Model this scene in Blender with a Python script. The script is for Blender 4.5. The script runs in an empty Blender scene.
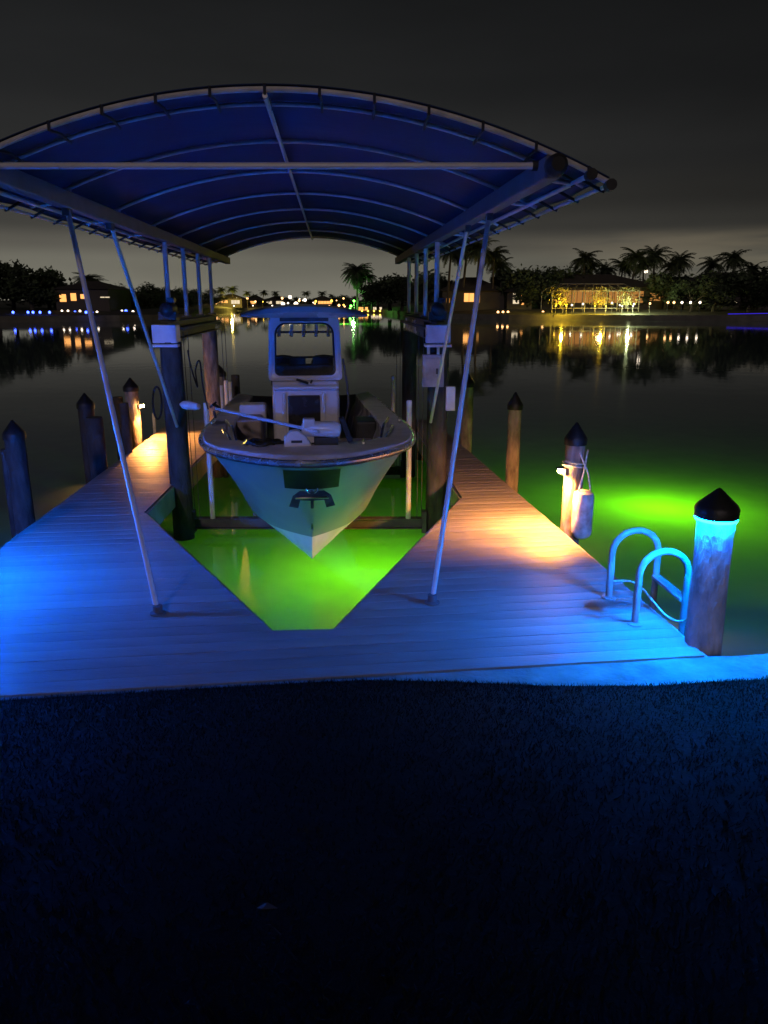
import bpy, bmesh, math, random
from mathutils import Vector, Matrix
random.seed(7)
SC = bpy.context.scene
COL = SC.collection
PI = math.pi
R = math.radians

# ------------------------------------------------------------------ camera
CAM_Z, PITCH, F = 3.05, R(15.4), 769.0
cam = bpy.data.cameras.new("camera")
cam.sensor_fit = 'VERTICAL'; cam.sensor_height = 36.0; cam.lens = 36.0 * F / 1024.0
cam.clip_start = 0.05; cam.clip_end = 5000
co = bpy.data.objects.new("camera", cam); COL.objects.link(co)
co.location = (0, 0, CAM_Z); co.rotation_euler = (PI / 2 - PITCH, 0, 0)
SC.camera = co

# ------------------------------------------------------------------ world: night sky with town glow on the horizon
W = bpy.data.worlds.new("World"); SC.world = W; W.use_nodes = True
nt = W.node_tree; N = nt.nodes; L = nt.links
bg = N["Background"]
tc = N.new("ShaderNodeTexCoord"); sep = N.new("ShaderNodeSeparateXYZ"); L.new(tc.outputs["Generated"], sep.inputs[0])
ramp = N.new("ShaderNodeValToRGB"); L.new(sep.outputs["Z"], ramp.inputs[0])
cr = ramp.color_ramp; cr.interpolation = 'EASE'
STOPS = [(0.0, (.20, .19, .152)), (.045, (.145, .139, .112)), (.064, (.100, .094, .078)), (.086, (.052, .050, .044)), (.115, (.034, .033, .030)), (.16, (.0260, .0262, .0260)),
         (.24, (.0150, .0155, .0160)), (.37, (.0090, .0096, .0102)), (1.0, (.008, .0085, .0092))]
cr.elements[0].position = 0; cr.elements[1].position = 1
for p, c in STOPS[1:-1]: cr.elements.new(p)
for e, (p, c) in zip(sorted(cr.elements, key=lambda e: e.position), STOPS): e.position = p; e.color = (*c, 1)
# the town's glow is stronger straight ahead than to the right
az = N.new("ShaderNodeMapRange"); L.new(sep.outputs["X"], az.inputs[0])
az.inputs[1].default_value = -.1; az.inputs[2].default_value = .45; az.inputs[3].default_value = 1.0; az.inputs[4].default_value = .52
mulc = N.new("ShaderNodeMix"); mulc.data_type = 'RGBA'; mulc.blend_type = 'MULTIPLY'; mulc.inputs[0].default_value = 1
L.new(ramp.outputs[0], mulc.inputs[6]); L.new(az.outputs[0], mulc.inputs[7])
# low cloud bank
mp = N.new("ShaderNodeMapping"); mp.inputs["Scale"].default_value = (3.0, 3.0, 30.0); mp.inputs["Location"].default_value = (.7, .3, .35)
L.new(tc.outputs["Generated"], mp.inputs[0])
nz = N.new("ShaderNodeTexNoise"); nz.inputs["Scale"].default_value = 1.3; nz.inputs["Detail"].default_value = 5; L.new(mp.outputs[0], nz.inputs[0])
nm = N.new("ShaderNodeMapRange"); nm.interpolation_type = 'SMOOTHSTEP'; L.new(nz.outputs[0], nm.inputs[0])
nm.inputs[1].default_value = .36; nm.inputs[2].default_value = .60
b1 = N.new("ShaderNodeMapRange"); b1.interpolation_type = 'SMOOTHSTEP'; L.new(sep.outputs["Z"], b1.inputs[0]); b1.inputs[1].default_value = .084; b1.inputs[2].default_value = .066
b2 = N.new("ShaderNodeMapRange"); b2.interpolation_type = 'SMOOTHSTEP'; L.new(sep.outputs["X"], b2.inputs[0]); b2.inputs[1].default_value = .12; b2.inputs[2].default_value = .32
m1 = N.new("ShaderNodeMath"); m1.operation = 'MULTIPLY'; L.new(nm.outputs[0], m1.inputs[0]); L.new(b1.outputs[0], m1.inputs[1])
m2 = N.new("ShaderNodeMath"); m2.operation = 'MULTIPLY'; L.new(m1.outputs[0], m2.inputs[0]); L.new(b2.outputs[0], m2.inputs[1])
addc = N.new("ShaderNodeMix"); addc.data_type = 'RGBA'; addc.blend_type = 'ADD'
L.new(m2.outputs[0], addc.inputs[0]); L.new(mulc.outputs[2], addc.inputs[6]); addc.inputs[7].default_value = (.050, .039, .022, 1)
# faint mottled haze over the whole sky
mp2 = N.new("ShaderNodeMapping"); mp2.inputs["Scale"].default_value = (1.5, 1.5, 6.0); L.new(tc.outputs["Generated"], mp2.inputs[0])
nz2 = N.new("ShaderNodeTexNoise"); nz2.inputs["Scale"].default_value = 1.6; nz2.inputs["Detail"].default_value = 4; L.new(mp2.outputs[0], nz2.inputs[0])
mr2 = N.new("ShaderNodeMapRange"); L.new(nz2.outputs[0], mr2.inputs[0]); mr2.inputs[1].default_value = .3; mr2.inputs[2].default_value = .7; mr2.inputs[3].default_value = .86; mr2.inputs[4].default_value = 1.14
mul2 = N.new("ShaderNodeMix"); mul2.data_type = 'RGBA'; mul2.blend_type = 'MULTIPLY'; mul2.inputs[0].default_value = 1
L.new(addc.outputs[2], mul2.inputs[6]); L.new(mr2.outputs[0], mul2.inputs[7])
L.new(mul2.outputs[2], bg.inputs[0]); bg.inputs[1].default_value = 1.0

# ------------------------------------------------------------------ the one sun lamp: weak low fill from behind the camera, added to brighten the boat
sl = bpy.data.lights.new("fill_sun", 'SUN'); sl.energy = 0.35; sl.angle = R(3); sl.color = (1.0, .80, .80)
so = bpy.data.objects.new("fill_sun", sl); COL.objects.link(so); so.location = (-6, -20, 20)
so.rotation_euler = Vector((.10, 1.0, -.36)).to_track_quat('-Z', 'Y').to_euler()

SC.view_settings.view_transform = 'Standard'; SC.view_settings.look = 'None'
SC.view_settings.exposure = 0.0; SC.view_settings.gamma = 1.0
SC.render.engine = 'CYCLES'
SC.cycles.use_denoising = True
SC.cycles.sample_clamp_indirect = 6.0
SC.cycles.max_bounces = 8; SC.cycles.diffuse_bounces = 4; SC.cycles.glossy_bounces = 3
SC.cycles.transparent_max_bounces = 8
SC.cycles.caustics_reflective = False; SC.cycles.caustics_refractive = False

# ================================================================== helpers
def gp(px, py, z=0.75):
    """point on the level z that the photograph shows at this pixel"""
    u = (px - 384) / F; v = (py - 512) / F
    d = math.sin(PITCH) + v * math.cos(PITCH); f = math.cos(PITCH) - v * math.sin(PITCH)
    t = (CAM_Z - z) / d
    return Vector((u * t, f * t, z))
def pp(px, py, Y):
    """point at ground distance Y that the photograph shows at this pixel"""
    u = (px - 384) / F; v = (py - 512) / F
    d = math.sin(PITCH) + v * math.cos(PITCH); f = math.cos(PITCH) - v * math.sin(PITCH)
    t = Y / f
    return Vector((u * t, Y, CAM_Z - d * t))

def tag(o, label=None, cat=None, group=None, kind=None):
    if label: o["label"] = label
    if cat: o["category"] = cat
    if group: o["group"] = group
    if kind: o["kind"] = kind
    return o
ROOTS = {}
def empty(name, loc, rz=0, label=None, cat=None, group=None):
    o = bpy.data.objects.new(name, None); COL.objects.link(o)
    o.location = loc; o.rotation_euler = (0, 0, rz); o.empty_display_size = .2
    ROOTS[o.name] = Matrix.Translation(Vector(loc)) @ Matrix.Rotation(rz, 4, 'Z')
    return tag(o, label, cat, group)

class MB:
    def __init__(s): s.v = []; s.f = []; s.m = []
    def add(s, vs, fs, mi=0):
        n = len(s.v); s.v += [Vector(v) for v in vs]
        s.f += [tuple(i + n for i in f) for f in fs]; s.m += [mi] * len(fs)
        return s
    def box(s, c, size, rz=0, mi=0, mat=None):
        M = Matrix.Translation(Vector(c)) @ Matrix.Rotation(rz, 4, 'Z')
        if mat is not None: M = Matrix.Translation(Vector(c)) @ mat
        x, y, z = size[0] / 2, size[1] / 2, size[2] / 2
        vs = [M @ Vector(p) for p in ((-x,-y,-z),(x,-y,-z),(x,y,-z),(-x,y,-z),(-x,-y,z),(x,-y,z),(x,y,z),(-x,y,z))]
        return s.add(vs, [(0,3,2,1),(4,5,6,7),(0,1,5,4),(1,2,6,5),(2,3,7,6),(3,0,4,7)], mi)
    def tube(s, pts, r, seg=10, mi=0, caps=True, closed=False):
        pts = [Vector(p) for p in pts]; n = len(pts)
        rs = r if isinstance(r, (list, tuple)) else [r] * n
        rings = []; prev = None
        for i, p in enumerate(pts):
            if closed: d = (pts[(i + 1) % n] - pts[i - 1])
            else: d = pts[min(i + 1, n - 1)] - pts[max(i - 1, 0)]
            d.normalize()
            if prev is None:
                a = Vector((0, 0, 1)) if abs(d.z) < .9 else Vector((1, 0, 0))
                x = d.cross(a).normalized()
            else:
                x = (prev - d * prev.dot(d)).normalized()
            prev = x; y = d.cross(x)
            rings.append([p + (x * math.cos(2*PI*k/seg) + y * math.sin(2*PI*k/seg)) * rs[i] for k in range(seg)])
        vs = [q for rg in rings for q in rg]; fs = []
        m = n if closed else n - 1
        for i in range(m):
            a, b = i * seg, ((i + 1) % n) * seg
            for k in range(seg): fs.append((a + k, a + (k+1) % seg, b + (k+1) % seg, b + k))
        if caps and not closed:
            fs.append(tuple(range(seg))[::-1]); fs.append(tuple((n-1)*seg + k for k in range(seg)))
        return s.add(vs, fs, mi)
    def lathe(s, prof, c=(0,0,0), seg=20, mi=0, axis=None):
        c = Vector(c); vs = []; fs = []
        M = axis.to_track_quat('Z', 'Y').to_matrix() if axis is not None else Matrix.Identity(3)
        for r, z in prof:
            for k in range(seg): vs.append(c + M @ Vector((r*math.cos(2*PI*k/seg), r*math.sin(2*PI*k/seg), z)))
        for i in range(len(prof) - 1):
            for k in range(seg): fs.append((i*seg+k, i*seg+(k+1)%seg, (i+1)*seg+(k+1)%seg, (i+1)*seg+k))
        if prof[0][0] > 1e-4: fs.append(tuple(range(seg))[::-1])
        if prof[-1][0] > 1e-4: fs.append(tuple((len(prof)-1)*seg+k for k in range(seg)))
        return s.add(vs, fs, mi)
    def grid(s, rows, mi=0, closed=False):
        nr, nc = len(rows), len(rows[0]); fs = []
        for i in range(nr - 1):
            for j in range(nc if closed else nc - 1):
                j2 = (j + 1) % nc
                fs.append((i*nc+j, i*nc+j2, (i+1)*nc+j2, (i+1)*nc+j))
        return s.add([p for r in rows for p in r], fs, mi)
    def prism(s, poly, z0, z1, mi=0):
        n = len(poly)
        vs = [(x, y, z0) for x, y in poly] + [(x, y, z1) for x, y in poly]
        fs = [tuple(range(n))[::-1], tuple(range(n, 2*n))] + [(i, (i+1)%n, n+(i+1)%n, n+i) for i in range(n)]
        return s.add(vs, fs, mi)
    def build(s, name, mats, parent=None, local=False, smooth=False, bevel=0, solid=0, base=None):
        me = bpy.data.meshes.new(name)
        vs = s.v; loc = Vector((0, 0, 0))
        if parent is not None and not local:
            p = parent
            while p.parent: p = p.parent
            I = ROOTS[p.name].inverted(); vs = [I @ v for v in vs]
        elif parent is None:
            if base is None:
                xs = [v.x for v in vs]; ys = [v.y for v in vs]; zs = [v.z for v in vs]
                base = ((min(xs)+max(xs))/2, (min(ys)+max(ys))/2, min(zs))
            loc = Vector(base); vs = [v - loc for v in vs]
        me.from_pydata([tuple(v) for v in vs], [], s.f)
        if not isinstance(mats, (list, tuple)): mats = [mats]
        for m in mats: me.materials.append(m)
        for p, mi in zip(me.polygons, s.m): p.material_index = mi; p.use_smooth = smooth
        me.validate(); me.update()
        bm = bmesh.new(); bm.from_mesh(me); bmesh.ops.remove_doubles(bm, verts=bm.verts, dist=1e-5)
        bmesh.ops.recalc_face_normals(bm, faces=bm.faces); bm.to_mesh(me); bm.free()
        if smooth and hasattr(me, "set_sharp_from_angle"): me.set_sharp_from_angle(angle=R(42))
        o = bpy.data.objects.new(name, me); COL.objects.link(o); o.location = loc
        if parent is not None: o.parent = parent
        if solid:
            m = o.modifiers.new("solid", 'SOLIDIFY'); m.thickness = solid; m.offset = 0
        if bevel:
            m = o.modifiers.new("bevel", 'BEVEL'); m.width = bevel; m.segments = 2; m.limit_method = 'ANGLE'; m.angle_limit = R(40)
        return o
def copy_tree(o, parent=None):
    c = o.copy(); COL.objects.link(c); c.parent = parent
    for ch in list(o.children): copy_tree(ch, c)
    return c

# ------------------------------------------------------------------ materials
def mat(name, col, rough=.5, metal=0.0, var=.15, vscale=6.0, bump=0.0, bscale=30.0, spec=.5, stretch=(1,1,1), col2=None, island=0.0, rvar=.1):
    m = bpy.data.materials.new(name); m.use_nodes = True
    n = m.node_tree.nodes; l = m.node_tree.links; b = n["Principled BSDF"]
    b.inputs["Metallic"].default_value = metal; b.inputs["Specular IOR Level"].default_value = spec
    t = n.new("ShaderNodeTexCoord"); mpn = n.new("ShaderNodeMapping"); mpn.inputs["Scale"].default_value = stretch
    l.new(t.outputs["Object"], mpn.inputs[0])
    z = n.new("ShaderNodeTexNoise"); z.inputs["Scale"].default_value = vscale; z.inputs["Detail"].default_value = 5; l.new(mpn.outputs[0], z.inputs[0])
    mx = n.new("ShaderNodeMix"); mx.data_type = 'RGBA'
    c2 = col2 or tuple(c * (1 - 2*var) for c in col); c1 = col if col2 else tuple(min(1, c * (1 + var)) for c in col)
    mx.inputs[6].default_value = (*c2, 1); mx.inputs[7].default_value = (*c1, 1)
    rg = n.new("ShaderNodeMapRange"); rg.inputs[1].default_value = .33; rg.inputs[2].default_value = .67; l.new(z.outputs[0], rg.inputs[0])
    l.new(rg.outputs[0], mx.inputs[0])
    out = mx.outputs[2]
    if island:
        g = n.new("ShaderNodeNewGeometry"); r2 = n.new("ShaderNodeMapRange"); l.new(g.outputs["Random Per Island"], r2.inputs[0])
        r2.inputs[3].default_value = 1 - island; r2.inputs[4].default_value = 1 + island
        mm = n.new("ShaderNodeMix"); mm.data_type = 'RGBA'; mm.blend_type = 'MULTIPLY'; mm.inputs[0].default_value = 1
        l.new(out, mm.inputs[6]); l.new(r2.outputs[0], mm.inputs[7]); out = mm.outputs[2]
    l.new(out, b.inputs["Base Color"])
    rr = n.new("ShaderNodeMapRange"); l.new(z.outputs[0], rr.inputs[0]); rr.inputs[1].default_value = .3; rr.inputs[2].default_value = .7
    rr.inputs[3].default_value = max(.02, rough - rvar*rough); rr.inputs[4].default_value = min(1, rough + rvar*rough*2); l.new(rr.outputs[0], b.inputs["Roughness"])
    if bump:
        z2 = n.new("ShaderNodeTexNoise"); z2.inputs["Scale"].default_value = bscale; z2.inputs["Detail"].default_value = 6; l.new(mpn.outputs[0], z2.inputs[0])
        bp = n.new("ShaderNodeBump"); bp.inputs["Strength"].default_value = bump; bp.inputs["Distance"].default_value = .02
        l.new(z2.outputs[0], bp.inputs["Height"]); l.new(bp.outputs[0], b.inputs["Normal"])
    return m
def emit(name, col, strength):
    m = bpy.data.materials.new(name); m.use_nodes = True
    n = m.node_tree.nodes; l = m.node_tree.links; n.remove(n["Principled BSDF"])
    e = n.new("ShaderNodeEmission"); e.inputs[0].default_value = (*col, 1); e.inputs[1].default_value = strength
    l.new(e.outputs[0], n["Material Output"].inputs[0]); return m

M = {}
M['deck'] = mat('deck_composite', (.26, .25, .248), .46, var=.07, vscale=2.2, bump=.25, bscale=18, stretch=(1, 5, 1), island=.12, spec=.45)
M['fascia'] = mat('deck_fascia', (.42, .41, .39), .55, var=.15, vscale=4, bump=.2, bscale=14)
M['frame_wood'] = mat('under_frame', (.16, .12, .09), .8, bump=.5, bscale=20)
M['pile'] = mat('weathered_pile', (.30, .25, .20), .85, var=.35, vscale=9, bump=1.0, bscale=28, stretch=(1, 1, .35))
M['pile_dark'] = mat('dark_pile', (.06, .055, .05), .85, var=.35, vscale=9, bump=1.0, bscale=26, stretch=(1, 1, .35))  # weathered pile texture in a darker tone
M['sleeve'] = mat('flaking_pile_wrap', (.60, .63, .66), .6, var=.3, vscale=9, bump=1.0, bscale=34, stretch=(1, 1, .45), col2=(.16, .19, .22))
M['cap'] = mat('black_cap', (.012, .012, .012), .45, var=.2, bump=.2, bscale=60)
M['alu'] = mat('aluminium_tube', (.56, .53, .53), .5, .35, var=.08, vscale=10, bump=.05, bscale=60)
M['alu_matte'] = mat('weathered_aluminium', (.13, .125, .14), .6, 0, spec=.25, var=.15, vscale=5, bump=.1, bscale=40)
M['ladder_alu'] = mat('dull_ladder_tube', (.30, .30, .31), .4, 0, var=.12, vscale=9)
M['white_alu'] = mat('white_coated_tube', (.50, .49, .51), .3, 0, var=.05, vscale=8)
M['canvas'] = mat('blue_canvas', (.024, .040, .105), .8, var=.12, vscale=1.2, bump=.5, bscale=4, spec=.2)
M['strap'] = mat('black_strap', (.012, .012, .014), .7)
M['dark_steel'] = mat('dark_steel', (.09, .09, .095), .6, 0, spec=.3, var=.2, vscale=6, bump=.15)
M['motor_black'] = mat('lift_motor_black', (.03, .03, .032), .5, var=.2, bump=.2)
M['white_plastic'] = mat('white_plastic', (.66, .60, .62), .4, var=.1, vscale=4, bump=.04)
M['pvc'] = mat('white_pvc', (.72, .72, .68), .4, var=.12, vscale=5)
M['grey_box'] = mat('grey_enclosure', (.30, .27, .28), .5, var=.15, vscale=7, bump=.1)
M['gel'] = mat('grey_hull_paint', (.22, .235, .25), .38, var=.03, vscale=1.5, spec=.3, rvar=.2)
M['gel_white'] = mat('white_gelcoat', (.62, .59, .59), .25, var=.05, vscale=2)
M['nonskid'] = mat('grey_nonskid', (.80, .77, .78), .55, var=.08, vscale=5, bump=.3, bscale=160)
M['bottom'] = mat('white_bottom_paint', (.68, .66, .66), .45, var=.1, vscale=3, bump=.05)
M['rub'] = mat('rub_rail', (.66, .66, .70), .25, .9, var=.1)
M['rub_black'] = mat('rub_rail_black', (.02, .02, .022), .5)
M['dark_floor'] = mat('cockpit_floor', (.20, .19, .20), .6, var=.12, bump=.2, bscale=90)
M['cushion'] = mat('tan_cushion', (.34, .27, .26), .6, var=.1, bump=.12, bscale=20)
M['door'] = mat('smoked_door', (.03, .028, .030), .25, var=.1)
M['chrome'] = mat('stainless', (.75, .74, .73), .15, 1.0, var=.05)
M['anchor'] = mat('galvanised_anchor', (.10, .10, .10), .35, .8, var=.3, bump=.2)
M['green_plate'] = mat('dark_bow_plate', (.012, .015, .012), .6, 0, var=.1, spec=.15)
M['vinyl_white'] = mat('fender_vinyl', (.58, .50, .43), .5, var=.25, vscale=9, bump=.15)
M['rope'] = mat('white_rope', (.62, .60, .56), .8, var=.2, vscale=40, bump=.5, bscale=120)
M['black_rubber'] = mat('black_rubber', (.015, .015, .016), .55)
M['concrete'] = mat('seawall_concrete', (.20, .195, .18), .85, var=.25, vscale=3.5, bump=.7, bscale=22)
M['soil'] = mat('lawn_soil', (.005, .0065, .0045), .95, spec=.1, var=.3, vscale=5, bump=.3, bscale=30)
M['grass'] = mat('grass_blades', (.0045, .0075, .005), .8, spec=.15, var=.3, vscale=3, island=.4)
M['leaf_pale'] = mat('dry_leaf', (.05, .05, .06), .6)
M['bank'] = mat('bank_ground', (.030, .034, .022), .95, var=.3, vscale=.3)
M['bank_wall'] = mat('far_seawall', (.10, .095, .085), .9, var=.2, vscale=.6)
M['foliage'] = mat('dark_foliage', (.032, .050, .020), .7, var=.35, vscale=.8, island=.35)
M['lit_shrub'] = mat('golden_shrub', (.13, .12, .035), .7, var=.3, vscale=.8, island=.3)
M['palm_leaf'] = mat('palm_frond', (.036, .054, .022), .6, var=.3, vscale=.8, island=.3)
M['trunk'] = mat('palm_trunk', (.05, .042, .034), .9, var=.3, vscale=3, bump=.5)
M['wall_far'] = mat('far_stucco', (.05, .043, .037), .85, var=.12, vscale=.6)
M['roof_far'] = mat('far_tile_roof', (.045, .038, .034), .8, var=.25, vscale=1.5)
M['cage'] = mat('bronze_cage_bar', (.22, .21, .18), .5, .2)
M['seabed'] = mat('canal_bed', (.05, .055, .04), .95)
M['win_warm'] = emit('window_orange', (1.0, .42, .11), 1.6)
M['win_dim'] = emit('window_dim_orange', (1.0, .42, .10), .42)
M['win_white'] = emit('window_white', (1.0, .80, .52), .9)
M['ring_blue'] = emit('cap_ring_glow', (.00005, .185, 1.0), 6500)
M['ring_blue_side'] = emit('cap_band_glow', (.0001, .15, 1.0), 2300)
M['ring_left_side'] = emit('cap_band_glow_blue', (.0005, .125, 1.0), 7800)
M['ring_left'] = emit('cap_ring_glow_blue', (.0005, .13, 1.0), 7000)
M['dock_lamp'] = emit('dock_lamp_glow', (1.0, .46, .15), 420)
M['dock_lamp2'] = emit('dock_lamp_far_glow', (1.0, .50, .15), 420)
M['lens'] = emit('lamp_lens_glow', (1.0, .70, .38), 60)
M['blue_lamp'] = emit('blue_dock_lamp', (.05, .10, 1.0), 9)
M['white_lamp'] = emit('white_lamp', (1.0, .82, .62), 4.5)
M['warm_lamp'] = emit('warm_lamp', (1.0, .50, .18), 5)
M['green_lamp'] = emit('green_lamp', (.20, 1.0, .10), 7)
M['yellow_lamp'] = emit('yellow_lamp', (1.0, .62, .06), 5)

def glass_mat():
    m = bpy.data.materials.new('clear_windshield'); m.use_nodes = True
    n = m.node_tree.nodes; l = m.node_tree.links; n.remove(n["Principled BSDF"])
    t = n.new("ShaderNodeBsdfTransparent"); t.inputs[0].default_value = (.93, .93, .92, 1)
    g = n.new("ShaderNodeBsdfGlossy"); g.inputs["Roughness"].default_value = .05
    f = n.new("ShaderNodeFresnel"); f.inputs[0].default_value = 1.45
    x = n.new("ShaderNodeMixShader"); l.new(f.outputs[0], x.inputs[0]); l.new(t.outputs[0], x.inputs[1]); l.new(g.outputs[0], x.inputs[2])
    l.new(x.outputs[0], n["Material Output"].inputs[0]); return m
M['glass'] = glass_mat()

def water_mat():
    m = bpy.data.materials.new('canal_water'); m.use_nodes = True
    n = m.node_tree.nodes; l = m.node_tree.links; n.remove(n["Principled BSDF"])
    t = n.new("ShaderNodeTexCoord")
    mpn = n.new("ShaderNodeMapping"); mpn.inputs["Scale"].default_value = (1.0, .8, 1); l.new(t.outputs["Object"], mpn.inputs[0])
    z = n.new("ShaderNodeTexNoise"); z.inputs["Scale"].default_value = 1.1; z.inputs["Detail"].default_value = 3; z.inputs["Roughness"].default_value = .45; l.new(mpn.outputs[0], z.inputs[0])
    bp = n.new("ShaderNodeBump"); bp.inputs["Strength"].default_value = .032; bp.inputs["Distance"].default_value = .10; l.new(z.outputs[0], bp.inputs["Height"])
    tr = n.new("ShaderNodeBsdfTranslucent"); z3 = n.new('ShaderNodeTexNoise'); z3.inputs['Scale'].default_value = 1.6; z3.inputs['Detail'].default_value = 6; l.new(t.outputs['Object'], z3.inputs[0])
    mz = n.new('ShaderNodeMix'); mz.data_type = 'RGBA'; mz.inputs[6].default_value = (.42, .50, .38, 1); mz.inputs[7].default_value = (.62, .74, .56, 1); l.new(z3.outputs[0], mz.inputs[0]); l.new(mz.outputs[2], tr.inputs[0])   # turbid water lit from below
    df = n.new("ShaderNodeBsdfDiffuse"); df.inputs[0].default_value = (.055, .08, .11, 1)
    ad = n.new("ShaderNodeAddShader"); l.new(tr.outputs[0], ad.inputs[0]); l.new(df.outputs[0], ad.inputs[1])
    g = n.new("ShaderNodeBsdfGlossy"); g.inputs["Roughness"].default_value = .038; g.inputs[0].default_value = (.97, .98, 1.0, 1); l.new(bp.outputs[0], g.inputs["Normal"])
    lw = n.new('ShaderNodeLayerWeight'); l.new(bp.outputs[0], lw.inputs['Normal'])
    pw = n.new('ShaderNodeMath'); pw.operation = 'POWER'; pw.inputs[1].default_value = 5.0; l.new(lw.outputs['Facing'], pw.inputs[0])
    f = n.new('ShaderNodeMath'); f.operation = 'MULTIPLY_ADD'; f.inputs[1].default_value = .93; f.inputs[2].default_value = .04; l.new(pw.outputs[0], f.inputs[0])
    x = n.new("ShaderNodeMixShader"); l.new(f.outputs[0], x.inputs[0]); l.new(ad.outputs[0], x.inputs[1]); l.new(g.outputs[0], x.inputs[2])
    l.new(x.outputs[0], n["Material Output"].inputs[0]); return m
M['water'] = water_mat()

def canvas_translucency():
    m = M['canvas']; n = m.node_tree.nodes; l = m.node_tree.links
    return m
# ================================================================== SETTING
SW0, SWS = 4.47, .122                     # seawall line: Y = SW0 + SWS * X
def sw(x): return SW0 + SWS * x
# water and canal bed
xs = [-600, -60, -30, -12, 0, 12, 30, 60, 600]
mb = MB(); mb.add([(x, max(-60, sw(x) + .03), 0) for x in xs] + [(x, 1500, 0) for x in xs], [(i, i+1, len(xs)+i+1, len(xs)+i) for i in range(len(xs)-1)])
w = mb.build('water', M['water'], base=(0, 0, 0)); tag(w, 'calm dark canal water glowing green in two patches', 'water', kind='structure')
mb = MB(); mb.add([(-600, -60, -2.4), (600, -60, -2.4), (600, 1500, -2.4), (-600, 1500, -2.4)], [(0, 1, 2, 3)])
tag(mb.build('canal_bed', M['seabed'], base=(0, 0, -2.4)), 'dark bed of the canal below the water', 'canal bed', kind='structure')

# seawall: a concrete cap over a wall face
s = empty('seawall', (0, sw(0), 0), 0, 'concrete seawall cap lit blue between dark lawn and dock', 'seawall')
mb = MB(); nseg = 450
def capw(x): t = min(1, max(0, (x + .4)/2.1)); return .05 + .30*t*t*(3 - 2*t)
def swpt(x, off, z): return Vector((x - SWS*off, sw(x) + off, z))
rows = []
for i in range(nseg + 1):
    x = -45 + 90 * i / nseg
    j = lambda a: random.uniform(-a, a)
    rows.append([swpt(x, -.012, .55), swpt(x, -.012, .742 + j(.003)), swpt(x, -capw(x) + j(.012), .742 + j(.004)), swpt(x, -capw(x) - .02, .60)])
mb.grid(rows); mb.build('cap', M['concrete'], s, bevel=.012)
mb = MB(); mb.add([swpt(-45, -.06, -2.6), swpt(45, -.06, -2.6), swpt(45, -.06, .56), swpt(-45, -.06, .56)], [(0, 1, 2, 3)])
mb.build('wall', M['concrete'], s)

# lawn rises from the seawall towards the camera
def lawn_z(x, y):
    d = max(0.0, sw(x) - capw(x) - y)
    return .738 + .70 * (1 - math.exp(-d / 2.6)) * 1.15 + .015 * math.sin(x*2.1 + y) * math.sin(y*1.7) * min(1, d)
mb = MB(); rows = []
for j in range(40):
    d = -.02 + (j / 39) ** 2 * 40
    rows.append([(-60 + i*3.0 if abs(-60 + i*3) > 12 else -60 + i*3.0, 0, 0) for i in range(41)])
rows = []
for j in range(48):
    d = (j / 47) ** 2 * 40
    row = []
    for i in range(61):
        t_ = (i - 30) / 30; x = 60 * math.copysign(abs(t_) ** 1.8, t_)
        y = sw(x) - capw(x) + .005 - d
        row.append((x, y, lawn_z(x, y)))
    rows.append(row)
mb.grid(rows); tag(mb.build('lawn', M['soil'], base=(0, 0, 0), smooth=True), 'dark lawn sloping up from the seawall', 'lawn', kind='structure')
# grass blades near the camera
mb = MB(); rg = random.Random(3)
for _ in range(85000):
    y0 = rg.random()
    d = .0 + (y0 ** 1.35) * 3.6
    x = rg.uniform(-3.4, 4.0)
    y = sw(x) - capw(x) - d
    if abs(x) > (y + .55) * .62 + .4: continue
    z = lawn_z(x, y); h = rg.uniform(.010, .030); a = rg.uniform(0, 2*PI); wv = rg.uniform(.0018, .004)
    lx, ly = rg.gauss(0, .014), rg.gauss(0, .014)
    dx, dy = math.cos(a)*wv, math.sin(a)*wv
    mb.add([(x-dx, y-dy, z-.005), (x+dx, y+dy, z-.005), (x+lx, y+ly, z+h)], [(0, 1, 2)])
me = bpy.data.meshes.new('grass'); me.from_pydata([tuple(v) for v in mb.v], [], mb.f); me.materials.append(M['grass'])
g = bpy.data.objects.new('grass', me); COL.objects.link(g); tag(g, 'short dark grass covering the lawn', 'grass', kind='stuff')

# ------------------------------------------------------------------ dock
OUT = [(-3.53, 4.04), (2.157, 4.735), (.95, 15.3), (.53, 15.3), (.945, 9.03), (-.355, 5.15), (-.825, 5.14), (-2.70, 8.35), (-2.80, 11.6), (-2.92, 15.3), (-4.19, 15.3), (-3.70, 7.06)]
OUT[0] = (-3.53, sw(-3.53)); OUT[1] = (2.157, sw(2.157))
DZ = .75
dock = empty('dock', (0, 6, 0), 0, 'grey composite board dock with two fingers around the boat slip', 'dock')
nrm = Vector((-SWS, 1)).normalized(); tng = Vector((nrm.y, -nrm.x))
bmo = bmesh.new(); fv = [bmo.verts.new((x, y, 0)) for x, y in OUT]; bmo.faces.new(fv); bmo.normal_update()
bmesh.ops.triangulate(bmo, faces=bmo.faces[:])
tris = [[Vector((v.co.x, v.co.y)) for v in f.verts] for f in bmo.faces]; bmo.free()
def clip(poly, n_, c, keep_greater):
    out = []
    for i in range(len(poly)):
        a, b = poly[i], poly[(i+1) % len(poly)]
        da, db = a.dot(n_) - c, b.dot(n_) - c
        if not keep_greater: da, db = -da, -db
        if da >= 0: out.append(a)
        if (da >= 0) != (db >= 0): out.append(a + (b - a) * (da / (da - db)))
    return out
q0 = min(Vector(p).dot(nrm) for p in OUT); q1 = max(Vector(p).dot(nrm) for p in OUT)
PIT, GAP = .152, .0065
bmd = bmesh.new(); q = q0; rb = random.Random(5)
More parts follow.
